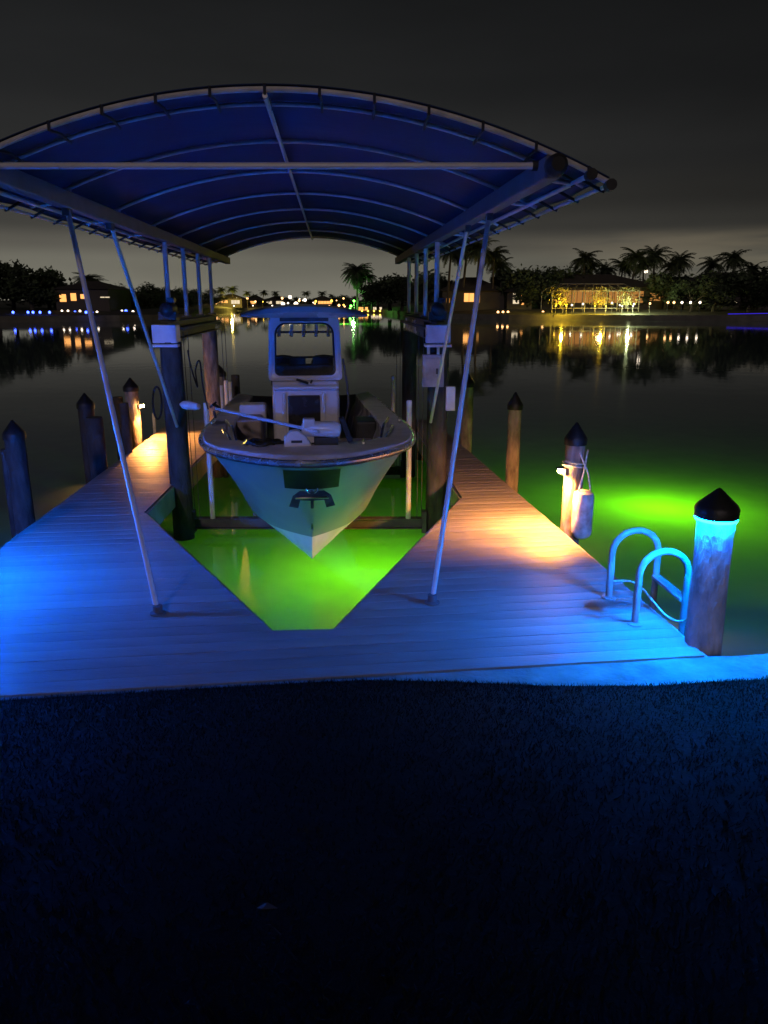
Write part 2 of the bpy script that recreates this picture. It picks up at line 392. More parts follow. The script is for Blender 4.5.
while q < q1:
    qc = q + PIT/2; tilt = rb.gauss(0, .0085); dz = rb.gauss(0, .0008)
    strip = bmesh.new()
    for lo, hi in ((q, q + PIT*.12), (q + PIT*.12, q + PIT*.5), (q + PIT*.5, q + PIT*.88), (q + PIT*.88, q + PIT - GAP)):
        for t in tris:
            pl = clip(clip(t, nrm, lo, True), nrm, hi, False)
            if len(pl) < 3: continue
            vs = []
            for p in pl:
                if vs and (p - vs[-1][0]).length < 1e-4: continue
                qq = p.dot(nrm) - qc; e = abs(qq) / (PIT/2)
                zz = DZ + dz + tilt * qq - .0016 * e**2 - (.0027 if e > .88 else 0)
                vs.append((p, strip.verts.new((p.x, p.y, zz))))
            if len(vs) > 3 and (vs[0][0] - vs[-1][0]).length < 1e-4: vs.pop()
            if len(vs) >= 3:
                try: strip.faces.new([v for _, v in vs])
                except ValueError: pass
    bmesh.ops.remove_doubles(strip, verts=strip.verts, dist=2e-4)
    bmesh.ops.recalc_face_normals(strip, faces=strip.faces)
    for f in strip.faces:
        f.normal_update()
        if f.normal.z < 0: f.normal_flip()
    ex = bmesh.ops.extrude_face_region(strip, geom=strip.faces[:])
    for v in [e for e in ex['geom'] if isinstance(e, bmesh.types.BMVert)]: pass
    # the extruded copy stays on top, the originals go down
    newv = {e for e in ex['geom'] if isinstance(e, bmesh.types.BMVert)}
    for v in strip.verts:
        if v not in newv: v.co.z -= .028
    tmp = bpy.data.meshes.new('tmp'); strip.to_mesh(tmp); strip.free(); bmd.from_mesh(tmp); bpy.data.meshes.remove(tmp)
    q += PIT
bmesh.ops.recalc_face_normals(bmd, faces=bmd.faces)
I = ROOTS[dock.name].inverted()
for v in bmd.verts: v.co = I @ v.co
me = bpy.data.meshes.new('decking'); bmd.to_mesh(me); bmd.free(); me.materials.append(M['deck'])
for p in me.polygons: p.use_smooth = True
me.set_sharp_from_angle(angle=R(20))
o = bpy.data.objects.new('decking', me); COL.objects.link(o); o.parent = dock
# fascia boards round the outline (not at the seawall)
mb = MB(); n = len(OUT)
for i in range(1, n):
    a, b = Vector(OUT[i]), Vector(OUT[(i+1) % n])
    d = (b - a).normalized(); nn = Vector((d.y, -d.x))
    a2, b2 = a + nn*.004, b + nn*.004
    c = (a2 + b2) / 2 + nn*.014; ang = math.atan2(d.y, d.x)
    mb.box((c.x, c.y, DZ - .155), ((b - a).length + .008 , .028, .27), ang)
mb.build('fascia', M['fascia'], dock)
mb = MB()
for i in range(1, n):
    a, b = Vector(OUT[i]), Vector(OUT[(i+1) % n]); d = (b - a).normalized(); nn = Vector((d.y, -d.x)); ang = math.atan2(d.y, d.x)
    c = (a + b)/2 - nn*.06
    mb.box((c.x, c.y, DZ - .16), (max(.1, (b - a).length - .25), .06, .22), ang)
mb.build('beam', M['frame_wood'], dock)
for (x, y) in ((-3.0, 5.6), (1.75, 5.6), (1.15, 9.6), (.85, 13.0), (-3.3, 8.4), (-3.6, 11.5), (-3.7, 14.8), (.74, 15.0), (-.6, 4.85)):
    mb = MB(); mb.lathe([(.10, -2.5), (.10, DZ - .04)], (x, y, 0), 12); mb.build('support_post', M['pile_dark'], dock, smooth=True)

# ------------------------------------------------------------------ mooring piles
def pile(name, x, y, r, top, label, lean=(0, 0), m='pile', capr=1.06, cat='pile', group='capped mooring piles along the dock', caph=.22, ring=None):
    o = empty(name, (x, y, 0), 0, label, cat, group)
    rp = random.Random(int(x*100 + y*37)); mb = MB(); rows = []
    zs = [-2.5, -.3, .1, .4, .7, 1.0, 1.25, top - caph - .03, top - caph + .04]
    for z in zs:
        rr = r * (1 + rp.uniform(-.03, .03))
        rows.append([Vector((x + lean[0]*z + rr*math.cos(2*PI*k/20)*(1 + rp.uniform(-.025, .025)), y + lean[1]*z + rr*math.sin(2*PI*k/20)*(1 + rp.uniform(-.025, .025)), z)) for k in range(20)])
    mb.grid(rows, closed=True); mb.build('shaft', M[m], o, smooth=True)
    mb = MB(); cr_ = r * capr + .008; tx, ty = x + lean[0]*top, y + lean[1]*top
    mb.lathe([(cr_ - .012, top - caph - .012), (cr_, top - caph - .01), (cr_ + .004, top - caph + .05), (cr_*.93, top - caph + .075), (.012, top - .006), (.0, top)], (tx, ty, 0), 24)
    mb.build('cap', M['cap'], o, smooth=True)
    if ring:
        mb = MB(); zt = top - caph - .014
        mb.lathe([(r*1.025, zt - .016), (r*1.03 + .008, zt - .016), (cr_ - .003, zt - .002), (cr_ - .003, zt), (r*1.025, zt)], (tx, ty, 0), 24)
        mb.m = [1 if 24 <= i < 48 else 0 for i in range(len(mb.f))]
        mb.build('light_ring', [M[ring], M[ring + '_side']], o)
    return o
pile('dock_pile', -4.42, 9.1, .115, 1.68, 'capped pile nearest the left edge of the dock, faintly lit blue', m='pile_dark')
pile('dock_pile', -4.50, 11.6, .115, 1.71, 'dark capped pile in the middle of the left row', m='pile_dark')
pL = pile('dock_pile', -4.30, 13.15, .115, 1.79, 'capped pile lit orange by a small lamp on the left finger')
pile('dock_pile', -3.38, 16.0, .12, 1.77, 'small capped pile behind the far end of the left finger')
pR = pile('dock_pile', 1.955, 7.75, .098, 1.86, 'tan capped pile holding a white fender on the right finger')
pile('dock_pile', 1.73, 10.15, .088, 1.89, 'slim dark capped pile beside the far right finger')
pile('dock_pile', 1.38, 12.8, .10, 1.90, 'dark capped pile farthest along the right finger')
pile('light_pile', 2.235, 4.93, .12, 1.86, 'flaking pile with glowing blue ring under its black cap beside the ladder', (-.012, 0), 'sleeve', 1.09, ring='ring_blue', caph=.19, group='lit piles at the dock corners')
pile('light_pile', -3.93, 5.75, .12, 1.87, 'pile with glowing blue ring outside the left dock corner', (0, 0), 'sleeve', 1.09, ring='ring_left', caph=.19, group='lit piles at the dock corners')
def post(x, y, r, top, label, m='pile_dark', sq=False):
    mb = MB(); mb.lathe([(r, -2.5), (r*1.01, .3), (r*.98, top - .02), (r*.9, top)], (x, y, 0), 14)
    o = mb.build('timber_post', M[m], smooth=True, base=(x, y, 0)); tag(o, label, 'post', 'uncapped posts in the water')
post(-4.62, 9.25, .06, 1.30, 'thin uncapped post left of the nearest left pile')
post(-4.30, 11.35, .13, 1.38, 'thick flat-topped post in front of the middle left pile')
post(-4.02, 11.9, .07, 1.52, 'thin flat-topped post right of the middle left pile')
post(-4.66, 13.5, .09, 1.42, 'dark flat-topped post left of the lamp-lit pile')
post(-3.10, 16.2, .09, 1.55, 'dark flat-topped post beside the small far pile')
for (px, py, Y, h, r, lab) in ((222, 402, 15.5, .55, .035, 'white marker stake in front of the small far pile'), (231, 404, 15.7, .75, .04, 'taller white marker stake beside the small far pile'), (154, 421, 14.6, .25, .03, 'short white stake on the end of the left finger')):
    p = pp(px, py, Y); mb = MB(); mb.tube([(p.x, p.y, .4), (p.x, p.y, p.z + h*.6)], r, 8)
    tag(mb.build('marker_stake', M['pvc'], smooth=True), lab, 'stake', 'white stakes near the left finger')

# dock lamps on two piles
def dock_lamp(name, p, d, label, mt, aim, watts, cone):
    d = Vector(d).normalized()
    o = empty(name, p, 0, label, 'lamp', 'small lamps on the dock piles')
    p = Vector(p); mb = MB(); mb.box(p + d*.012, (.05, .05, .07), math.atan2(d.y, d.x)); mb.lathe([(.0, .056), (.03, .055), (.046, .048), (.046, .042), (.0, .043)], p + d*.085, 16)
    mb.build('housing', M['dark_steel'], o, bevel=.004)
    mb = MB(); mb.lathe([(.0, -.03), (.022, -.02), (.03, 0), (.022, .02), (.0, .03)], p + d*.085 + Vector((0, 0, .018)), 12); mb.build('bulb', M[mt], o, smooth=True)
    ld = bpy.data.lights.new('lamp_beam', 'SPOT'); ld.energy = watts; ld.color = (1, .36, .075); ld.spot_size = R(cone); ld.spot_blend = .45; ld.shadow_soft_size = .03
    lo_ = bpy.data.objects.new('lamp_beam', ld); COL.objects.link(lo_); lp = p + d*.13 + Vector((0, 0, -.01)); lo_.location = lp
    lo_.rotation_euler = (Vector(aim) - lp).to_track_quat('-Z', 'Y').to_euler()
dock_lamp('dock_lamp', (1.955 - .105*.85, 7.75 - .105*.5, 1.36), (-.85, -.52, 0), 'glowing warm lamp on the pile with the fender', 'dock_lamp', (1.68, 7.80, .75), 360, 158)
dock_lamp('dock_lamp', (-4.30 + .115*.95, 13.15 - .03, 1.30), (.95, -.3, 0), 'glowing warm lamp on the left finger pile', 'dock_lamp2', (-3.88, 12.95, .75), 380, 136)

# ------------------------------------------------------------------ fender on the pile
fx, fy = 2.03, 7.58
o = empty('boat_fender', (fx, fy, .7), 0, 'white cylindrical boat fender hanging by rope from the tan pile', 'fender')
mb = MB(); mb.lathe([(.0, .68), (.05, .685), (.092, .715), (.105, .76), (.105, 1.12), (.095, 1.165), (.05, 1.19), (0, 1.195)], (fx, fy, 0), 20); mb.build('body', M['vinyl_white'], o, smooth=True)
mb = MB()
top = Vector((2.0, 7.635, 1.50)); mb.tube([Vector((fx-.06, fy-.02, 1.185)), Vector((fx-.02, fy-.02, 1.38)), top + Vector((.05, -.02, .10))], .009, 6)
mb.tube([Vector((fx+.06, fy-.02, 1.185)), Vector((fx+.025, fy-.025, 1.36)), top + Vector((-.03, -.02, .07))], .009, 6)
for z in (1.42, 1.455):
    mb.tube([(1.955 + .113*math.cos(a), 7.75 + .113*math.sin(a), z + .01*math.sin(a*2)) for a in [2*PI*k/20 for k in range(20)]], .009, 6, closed=True)
mb.build('rope', M['rope'], o, smooth=True)

# ------------------------------------------------------------------ swim ladder
o = empty('swim_ladder', (1.95, 5.5, DZ), 0, 'white tubular swim ladder with two hoop handrails on the dock edge', 'ladder')
H = [((1.80, 5.76), (2.175, 5.80)), ((1.845, 5.24), (2.215, 5.28))]
for (a, b) in H:
    a = Vector((*a, 0)); b = Vector((*b, 0)); c = (a + b)/2; hw = (b - a).length/2; d = (b - a).normalized()
    pts = [Vector((a.x, a.y, DZ)), Vector((a.x, a.y, DZ + .20)), Vector((a.x, a.y, DZ + .38))]
    for k in range(1, 12):
        th = PI - PI*k/12; pts.append(c + d*hw*math.cos(th) + Vector((0, 0, DZ + .38 + hw*.95*math.sin(th))))
    pts += [Vector((b.x, b.y, DZ + .38)), Vector((b.x, b.y, DZ)), Vector((b.x, b.y, -.9))]
    mb = MB(); mb.tube(pts, .0255, 14); mb.build('handrail', M['ladder_alu'], o, smooth=True)
    mb = MB(); mb.lathe([(.055, DZ + .001), (.055, DZ + .009), (.03, DZ + .02)], (a.x, a.y, 0), 16); mb.build('foot_plate', M['ladder_alu'], o, smooth=True)
for z in (.92, .58, .28, -.02, -.32):
    mb = MB(); a = Vector((2.175, 5.80, z)); b = Vector((2.215, 5.28, z)); mb.box((a + b)/2 + Vector((.0, 0, 0)), ((b - a).length, .075, .028), math.atan2((b-a).y, (b-a).x))
    mb.build('tread', M['ladder_alu'], o, bevel=.006)
# water hose draped along the ladder
pts = [pp(613, 573, 5.9), pp(628, 581, 5.85), pp(640, 586, 5.75), pp(652, 600, 5.5), pp(668, 617, 5.3), pp(683, 621, 5.2), pp(694, 612, 5.1)]
mb = MB(); pts[0].z = DZ + .09
def smooth_path(pts, n=6):
    out = []
    P = [pts[0]] + list(pts) + [pts[-1]]
    for i in range(1, len(P) - 2):
        for k in range(n):
            t = k/n; a, b, c, d = P[i-1], P[i], P[i+1], P[i+2]
            out.append(.5*((2*b) + (c - a)*t + (2*a - 5*b + 4*c - d)*t*t + (3*b - a - 3*c + d)*t**3))
    out.append(P[-2]); return out
for p in pts: p.z = max(p.z, DZ + .012)
mb.tube(smooth_path(pts), .008, 8); tag(mb.build('water_hose', M['rope'], smooth=True), 'thin white hose draped past the ladder to the blue pile', 'hose')

# ================================================================== CANOPY
def cx(Y): return -.69 - .065*(Y - 4.88)
def arch(u): return 4.235 - .505*(u/2.05)**2
def C(u, Y, dz=0): return Vector((cx(Y) + u, Y, arch(u) + dz))
can = empty('boat_canopy', (cx(10), 10, DZ), 0, 'arched blue canvas boat canopy on aluminium frame over the slip', 'canopy')
BOWS = [5.32, 6.5, 7.95, 9.5, 11.1, 12.8, 14.4, 15.95]
EDGE0, EDGE1 = 4.98, 16.1
mb = MB(); rows = []
ys = []
allb = [EDGE0] + BOWS + [EDGE1]
for a, b in zip(allb[:-1], allb[1:]):
    k = 6 if b - a > .5 else 2
    ys += [(a + (b - a)*i/k, i/k, b - a) for i in range(k)]
ys.append((EDGE1, 0, 1))
for (y, fr, ln) in ys:
    sag = -.035*math.sin(PI*fr)**2 if ln > .5 else 0
    rows.append([C(u, y, .03 + sag*(1 - .5*abs(u)/2.05)) for u in [-2.05 + 4.1*i/36 for i in range(37)]])
mb.grid(rows); mb.build('canvas', M['canvas'], can, smooth=True, solid=.006)
def bow(Y, um=2.0, r=.0145, dz=0): 
    mb = MB(); mb.tube([C(-um + 2*um*i/40, Y, dz) for i in range(41)], r, 8); return mb.build('bow', M['alu'], can, smooth=True)
bow(EDGE0 + .015, 2.05, .017, .005)
for y in BOWS: bow(y)
for sgn in (-1, 1):
    mb = MB(); rr = .06
    for (dx, dzz) in ((0, 0),):
        a = Vector((cx(4.86) + sgn*1.68, 4.86, 3.80)); b = Vector((cx(16.0) + sgn*1.68, 16.0, 3.80))
        d = b - a; ang = math.atan2(d.y, d.x)
        mb.box((a + b)/2, (d.length, .10, .125), ang)
    mb.build('side_beam', M['alu_matte'], can, bevel=.012)
    mb = MB(); p = Vector((cx(4.8) + sgn*1.68, 4.80, 3.80)); mb.lathe([(0, 0), (.04, .0), (.062, .03), (.066, .09), (.05, .12), (0, .12)], p - Vector((0, .05, 0)), 14, axis=Vector((0, 1, 0)))
    mb.build('end_pad', M['strap'], can, smooth=True)
    # eave pipes
    for u, yo, rr in ((1.93, 0, .017), (2.05, .0, .013)):
        mb = MB(); mb.tube([C(sgn*u, y, -.015) for y in (EDGE0, 8, 12, EDGE1)], rr, 8); mb.build('eave_pipe', M['alu'], can, smooth=True)
        mb = MB(); mb.lathe([(0, -.02), (.034, -.02), (.034, .05), (0, .06)], C(sgn*u, EDGE0 - .03, -.015), 10, axis=Vector((0, 1, 0))); mb.build('pipe_cap', M['strap'], can, smooth=True)
    # short stanchions from beam to bows
    for y in BOWS:
        a = C(sgn*1.68, y, -.01); mb = MB(); mb.tube([(a.x, y, 3.86), a], .018, 8); mb.build('riser', M['alu'], can, smooth=True)
        mb = MB(); mb.tube([(cx(y) + sgn*1.72, y, 3.80), C(sgn*1.93, y, -.015)], .014, 8); mb.build('eave_bracket', M['alu'], can, smooth=True)
    # lacing straps at the eave
    mb = MB()
    y = 5.1
    while y < 16:
        a, b = C(sgn*1.93, y, -.015), C(sgn*2.07, y + .02, -.015)
        mb = MB(); mb.tube([a + Vector((0, 0, -.012)), (a+b)/2 + Vector((0, 0, -.012)), b + Vector((0, 0, -.008))], .011, 6); y += .52; mb.build('eave_strap', M['strap'], can)
# front lacing straps
mb = MB()
for i in range(13):
    u = -1.92 + 3.84*i/12 
    mb = MB(); mb.tube([C(u, EDGE0 - .006, .03), C(u, EDGE0 - .006, -.02), C(u + .01, 5.15, -.012), C(u + .01, 5.33, -.03)], .010, 6); mb.build('lacing_strap', M['strap'], can)
mb = MB(); mb.tube([C(0, EDGE0, -.03), C(0, 16.0, -.03)], .016, 8); mb.build('ridge_pipe', M['alu'], can, smooth=True)
mb = MB(); a = Vector((cx(5.05) - 1.66, 5.05, 3.835)); b = Vector((cx(5.05) + 1.60, 5.05, 3.835)); mb.tube([a, b], .020, 12); mb.build('tie_bar', M['white_alu'], can, smooth=True)
mb = MB(); mb.tube([b, b + Vector((.06, 0, .0))], .03, 10); mb.build('bar_socket', M['strap'], can, smooth=True)
for sgn in (-1, 1):
    for y in (10.0, 11.2, 12.4, 13.6):
        mb = MB(); x = cx(y) + sgn*1.68; mb.tube([(x, y, 2.82), (x, y, 3.74)], .031, 12); mb.build('post', M['alu'], can, smooth=True)
        mb = MB(); mb.box((x, y, 2.83), (.12, .12, .016)); mb.build('post_flange', M['alu_matte'], can)
def strut(nm, a, b, r, m='alu'):
    mb = MB(); mb.tube([a, b], r, 12); mb.build(nm, M[m], can, smooth=True)
    if abs(a.z - DZ) < .1:
        mb = MB(); mb.lathe([(.06, DZ + .001), (.06, DZ + .012), (.036, DZ + .02), (.036, DZ + .07)], (a.x, a.y, 0), 14); mb.build('strut_foot', M['alu_matte'], can, smooth=True)
    mb = MB(); mb.box(b, (.05, .10, .14)); mb.build('strut_clamp', M['dark_steel'], can, bevel=.006)
strut('front_strut', gp(158, 614) , Vector((cx(6.4) - 1.68, 6.4, 3.75)), .0205)
strut('front_strut', gp(432, 603), Vector((cx(6.75) + 1.68, 6.75, 3.75)), .0205)
strut('brace', Vector((-2.60, 9.60, 1.52)), Vector((cx(7.6) - 1.68, 7.6, 3.75)), .0195)
strut('brace', Vector((.60, 9.83, 1.54)), Vector((cx(7.8) + 1.68, 7.8, 3.75)), .0195)

# ================================================================== BOAT LIFT
def lift_pile(x, y, r, label, m='pile_dark'):
    mb = MB(); rp = random.Random(int(x*91 + y*17)); rows = []
    for z in (-2.5, -.2, .15, .5, .9, 1.3, 1.7, 2.1, 2.55):
        rows.append([Vector((x + r*math.cos(2*PI*k/22)*(1 + rp.uniform(-.03, .03)), y + r*math.sin(2*PI*k/22)*(1 + rp.uniform(-.03, .03)), z)) for k in range(22)])
    mb.grid(rows, closed=True); mb.add(rows[-1], [tuple(range(22))])
    tag(mb.build('lift_pile', M[m], smooth=True, base=(x, y, 0)), label, 'pile', 'piles carrying the boat lift')
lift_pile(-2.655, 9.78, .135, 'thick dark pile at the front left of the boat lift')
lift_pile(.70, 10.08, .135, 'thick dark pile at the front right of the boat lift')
lift_pile(-2.99, 13.5, .125, 'brown pile at the rear left of the boat lift', 'pile')
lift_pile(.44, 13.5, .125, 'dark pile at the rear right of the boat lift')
lift = empty('boat_lift', (cx(11.7), 11.7, 0), 0, 'boat lift with dark top beams, white end boxes and cradle', 'boat lift')
for sgn in (-1, 1):
    a = Vector((cx(9.85) + sgn*1.68, 9.85, 2.68)); b = Vector((cx(13.75) + sgn*1.68, 13.75, 2.68)); d = b - a; ang = math.atan2(d.y, d.x); c = (a+b)/2
    mb = MB(); mb.box(c + Vector((0,0,-.003)), (d.length, .018, .20), ang); mb.box(c + Vector((0, 0, .11)), (d.length, .17, .016), ang); mb.box(c + Vector((0, 0, -.11)), (d.length, .17, .016), ang)
    tb = mb.build('top_beam', M['dark_steel'], lift)
    mb = MB(); bx_ = a + Vector((.0 if sgn > 0 else .0, -.10, -.03)); mb.box(bx_, (.30, .20, .22)); mb.build('end_box', M['white_plastic'], lift, bevel=.008)
    mb = MB(); mb.box(bx_ + Vector((0, -.005, -.14)), (.33, .23, .035)); mb.build('end_box_sill', M['white_plastic'], lift, bevel=.006)
    mb = MB(); mp_ = a + Vector((0, .06, .26))
    mb.lathe([(0, -.13), (.05, -.125), (.085, -.09), (.09, .12), (.06, .17), (0, .18)], mp_, 16, axis=Vector((0, 1, .05))); mb.box(mp_ + Vector((0, .02, -.08)), (.22, .16, .10)); mb.box(mp_ + Vector((.05, 0, .11)), (.09, .12, .06))
    mb.build('lift_motor', M['motor_black'], lift, smooth=True)
    mb = MB(); mb.tube([a + Vector((-sgn*.11, .2, .02)), b + Vector((-sgn*.11, -.1, .02))], .022, 10); mb.build('drive_shaft', M['alu_matte'], lift, smooth=True)
    for y in (10.02, 13.5):
        mb = MB(); x = cx(y) + sgn*1.50
        for dx in (-.03, .03): mb.tube([(x + dx, y, 2.66), (x + dx, y, .17)], .005, 6)
        mb.build('cable', M['dark_steel'], lift)
# white stencilled lettering on the slip side of the right top beam
cu = bpy.data.curves.new('lettering', 'FONT'); cu.body = "Boatlift"; cu.size = .26; cu.extrude = .002; cu.space_character = 1.15; cu.offset = .006
to = bpy.data.objects.new('tmp_text', cu); COL.objects.link(to)
dg = bpy.context.evaluated_depsgraph_get(); tme = bpy.data.meshes.new_from_object(to.evaluated_get(dg)); bpy.data.objects.remove(to)
lo = bpy.data.objects.new('beam_lettering', tme); COL.objects.link(lo); tme.materials.clear(); tme.materials.append(M['white_plastic'])
yT = 13.1; ang = math.atan2(-1, .065)
pos = Vector((cx(yT) + 1.68 - .098, yT, 2.59))
lo.parent = lift
lo.matrix_local = ROOTS[lift.name].inverted() @ (Matrix.Translation(pos) @ Matrix.Rotation(ang, 4, 'Z') @ Matrix.Rotation(PI/2, 4, 'X') @ Matrix.Scale(1.9, 4, (1, 0, 0)))
mb = MB(); a = Vector((cx(13.2) + 1.68 - .091, 13.2, 2.68)); b = Vector((cx(10.5) + 1.68 - .091, 10.5, 2.68)); d = b - a; mb.box((a + b)/2, (d.length, .008, .19), math.atan2(d.y, d.x)); mb.build('sign_plate', M['dark_steel'], lift)
# cradle
for y, z in ((10.05, .13), (13.45, .12)):
    mb = MB(); a = Vector((cx(y) - 1.58, y, z)); b = Vector((cx(y) + 1.56, y, z)); c = (a + b)/2
    mb.box(c, (3.1, .012, .12)); mb.box(c + Vector((0, 0, .066)), (3.1, .13, .012)); mb.box(c + Vector((0, 0, -.066)), (3.1, .13, .012))
    mb.build('cradle_beam', M['alu_matte'], lift)
    for sgn in (-1, 1):
        mb = MB(); x = cx(y) + sgn*1.57; mb.box((x, y, z + .02), (.06, .16, .30)); mb.build('cradle_hanger', M['alu_matte'], lift, bevel=.005)
for sgn in (-1, 1):
    a = Vector((cx(9.5) + sgn*.62, 9.5, .40)); b = Vector((cx(13.9) + sgn*.62, 13.9, .40)); d = b - a
    mb = MB(); mb.box((a + b)/2, (d.length, .14, .06), math.atan2(d.y, d.x)); mb.build('bunk', M['frame_wood'], lift, bevel=.01)
    for y in (10.05, 13.45):
        mb = MB(); mb.box((cx(y) + sgn*.62, y, .285), (.10, .10, .17)); mb.build('bunk_bracket', M['alu_matte'], lift)
for (px, y, zt) in ((211, 10.02, 1.75), (408.5, 10.02, 1.78), (229, 13.4, 1.70), (393, 13.4, 1.78)):
    x = (px - 384)/F * (y*.964 + 2.4*.2656)
    mb = MB(); mb.tube([(x, y, .20), (x, y, zt)], .036, 12); mb.lathe([(.036, zt), (.03, zt + .015), (0, zt + .018)], (x, y, 0), 12); mb.build('guide_post', M['pvc'], lift, smooth=True)

def simple(name, mb, m, label, cat, **k):
    return tag(mb.build(name, m, **k), label, cat)
eb = empty('electrical_box', (.62, 9.86, 2.0), 0, 'grey electrical box on the front right lift pile below the white end box', 'electrical box')
mb = MB(); mb.box((.62, 9.86, 2.19), (.27, .12, .40)); mb.build('case', M['grey_box'], eb, bevel=.006)
mb = MB(); mb.box((.625, 9.795, 2.185), (.21, .02, .33)); mb.build('lid', M['grey_box'], eb, bevel=.005)
mb = MB(); mb.box((.665, 9.78, 2.19), (.025, .02, .07)); mb.build('switch', M['motor_black'], eb)
for x in (.56, .68):
    mb = MB(); mb.tube([(x, 9.84, 2.39), (x, 9.9, 2.52)], .02, 8); mb.build('conduit', M['pvc'], eb, smooth=True)
mb = MB(); mb.box((.855, 9.95, 1.83), (.12, .10, .31)); simple('meter_box', mb, M['white_plastic'], 'small upright white box on the right side of the lift pile', 'box', bevel=.008)
mb = MB(); pts = [Vector((-2.44, 9.75, 2.45)), Vector((-2.40, 9.7, 2.25)), Vector((-2.34, 9.72, 2.0)), Vector((-2.36, 9.75, 2.2)), Vector((-2.30, 9.75, 2.32)), Vector((-2.27, 9.72, 2.0)), Vector((-2.22, 9.7, 1.72))]
mb.tube(smooth_path(pts), .010, 6); simple('dangling_cable', mb, M['black_rubber'], 'loose dark cable looped under the left lift beam', 'cable', smooth=True)
mb = MB(); mb.tube([(-2.86 + .07*math.cos(a)*.8, 9.72 + .03*math.sin(a), 1.80 + .20*math.sin(a)) for a in [2*PI*k/24 for k in range(24)]], .013, 6, closed=True); simple('rope_loop', mb, M['black_rubber'], 'dark rope loop hanging on the front left lift pile', 'rope', smooth=True)

# ================================================================== BOAT
BO = Vector((-.60, 6.3, 0)); BA = math.atan(.11)
boat = empty('center_console_boat', BO, BA, 'grey fishing boat with hardtop console raised on the lift, bow forward', 'boat')
ROOTB = ROOTS[boat.name]; IB = ROOTB.inverted()
def W2B(p): return IB @ Vector(p)
def interp(tab, x):
    if x <= tab[0][0]: return tab[0][1]
    for (a, fa), (b, fb) in zip(tab[:-1], tab[1:]):
        if x <= b:
            t = (x - a)/(b - a); t = t; return fa + (fb - fa)*t
    return tab[-1][1]
def spl(tab, x):
    """monotone-ish cubic through table"""
    n = len(tab)
    if x <= tab[0][0]: return tab[0][1]
    if x >= tab[-1][0]: return tab[-1][1]
    m = []
    for i in range(n):
        if i == 0: m.append((tab[1][1]-tab[0][1])/(tab[1][0]-tab[0][0]))
        elif i == n-1: m.append((tab[-1][1]-tab[-2][1])/(tab[-1][0]-tab[-2][0]))
        else:
            a = (tab[i][1]-tab[i-1][1])/(tab[i][0]-tab[i-1][0]); b = (tab[i+1][1]-tab[i][1])/(tab[i+1][0]-tab[i][0])
            m.append(0 if a*b <= 0 else 2*a*b/(a+b))
    for i in range(n-1):
        x0, y0 = tab[i]; x1, y1 = tab[i+1]
        if x <= x1:
            h = x1-x0; t = (x-x0)/h
            return (2*t**3-3*t*t+1)*y0 + (t**3-2*t*t+t)*h*m[i] + (-2*t**3+3*t*t)*y1 + (t**3-t*t)*h*m[i+1]
LB = 7.3
GUN = [(0, 0), (.05, .20), (.2, .41), (.5, .66), (1.0, .91), (1.6, 1.08), (2.4, 1.185), (3.2, 1.21), (5.5, 1.20), (LB, 1.13)]
SHE = [(0, 1.75), (.5, 1.72), (1.0, 1.68), (2.0, 1.61), (3.0, 1.57), (5.0, 1.50), (LB, 1.46)]
CHI = [(1.40, 0), (1.6, .17), (2.0, .42), (2.5, .60), (3.0, .73), (4.0, .86), (5.5, .98), (LB, 1.0)]
CHZ = [(1.40, .66), (2.0, .62), (3.0, .56), (5.0, .47), (LB, .44)]
KEE = [(1.40, .66), (1.55, .46), (1.70, .32), (2.0, .235), (2.6, .215), (LB, .24)]
STEM = [(0, 1.75), (.5, 1.40), (1.0, 1.04), (1.40, .66)]       # s -> z
def stem_s(z):
    return interp([(a[1], a[0]) for a in STEM[::-1]], z)
TS = [0, .004, .012, .025, .045, .07, .10, .14, .18, .23, .28, .34, .42, .5, .6, .72, .86, 1.0]
def side(sgn):
    rows = []
    for t in TS:
        sg = t*LB; sc = 1.40 + t*(LB - 1.40)
        row = []
        for j in range(10):
            f = j/9.0
            s0 = sg + (sc - sg)*f; z0 = spl(SHE, sg) + (spl(CHZ, sc) - spl(SHE, sg))*f
            s1 = stem_s(1.75 + (.66 - 1.75)*f); k = math.exp(-t*9)
            if t == 0: s0 = s1
            else: s0 += (s1 - (1.40*f))*k
            x = spl(GUN, sg)*(1 - f) + spl(CHI, sc)*f
            flare = -.045*math.sin(PI*f**.9)*min(1, t*8)*(1 - .75*t)
            row.append(Vector((sgn*max(0, x + flare), s0, z0)))
        rows.append(row)
    return rows
def bottom(sgn):
    rows = []
    for t in TS:
        s_ = 1.40 + t*(LB - 1.40)
        row = []
        for j in range(6):
            f = j/5.0
            x = spl(CHI, s_)*(1 - f); z = spl(CHZ, s_)*(1 - f) + spl(KEE, s_)*f
            z -= .03*math.sin(PI*f)*min(1, t*6)
            row.append(Vector((sgn*x, s_, z)))
        rows.append(row)
    return rows
mb = MB()
for sgn in (-1, 1):
    mb.grid(side(sgn), 0); mb.grid(bottom(sgn), 1)
    r0, r1 = side(sgn)[-1], bottom(sgn)[-1]
    mb.add(r0 + r1 + [Vector((0, LB, 1.40))], [tuple(range(len(r0) + len(r1)))+ (len(r0)+len(r1),)], 0)
mb.build('hull', [M['gel'], M['bottom']], boat, local=True, smooth=True)
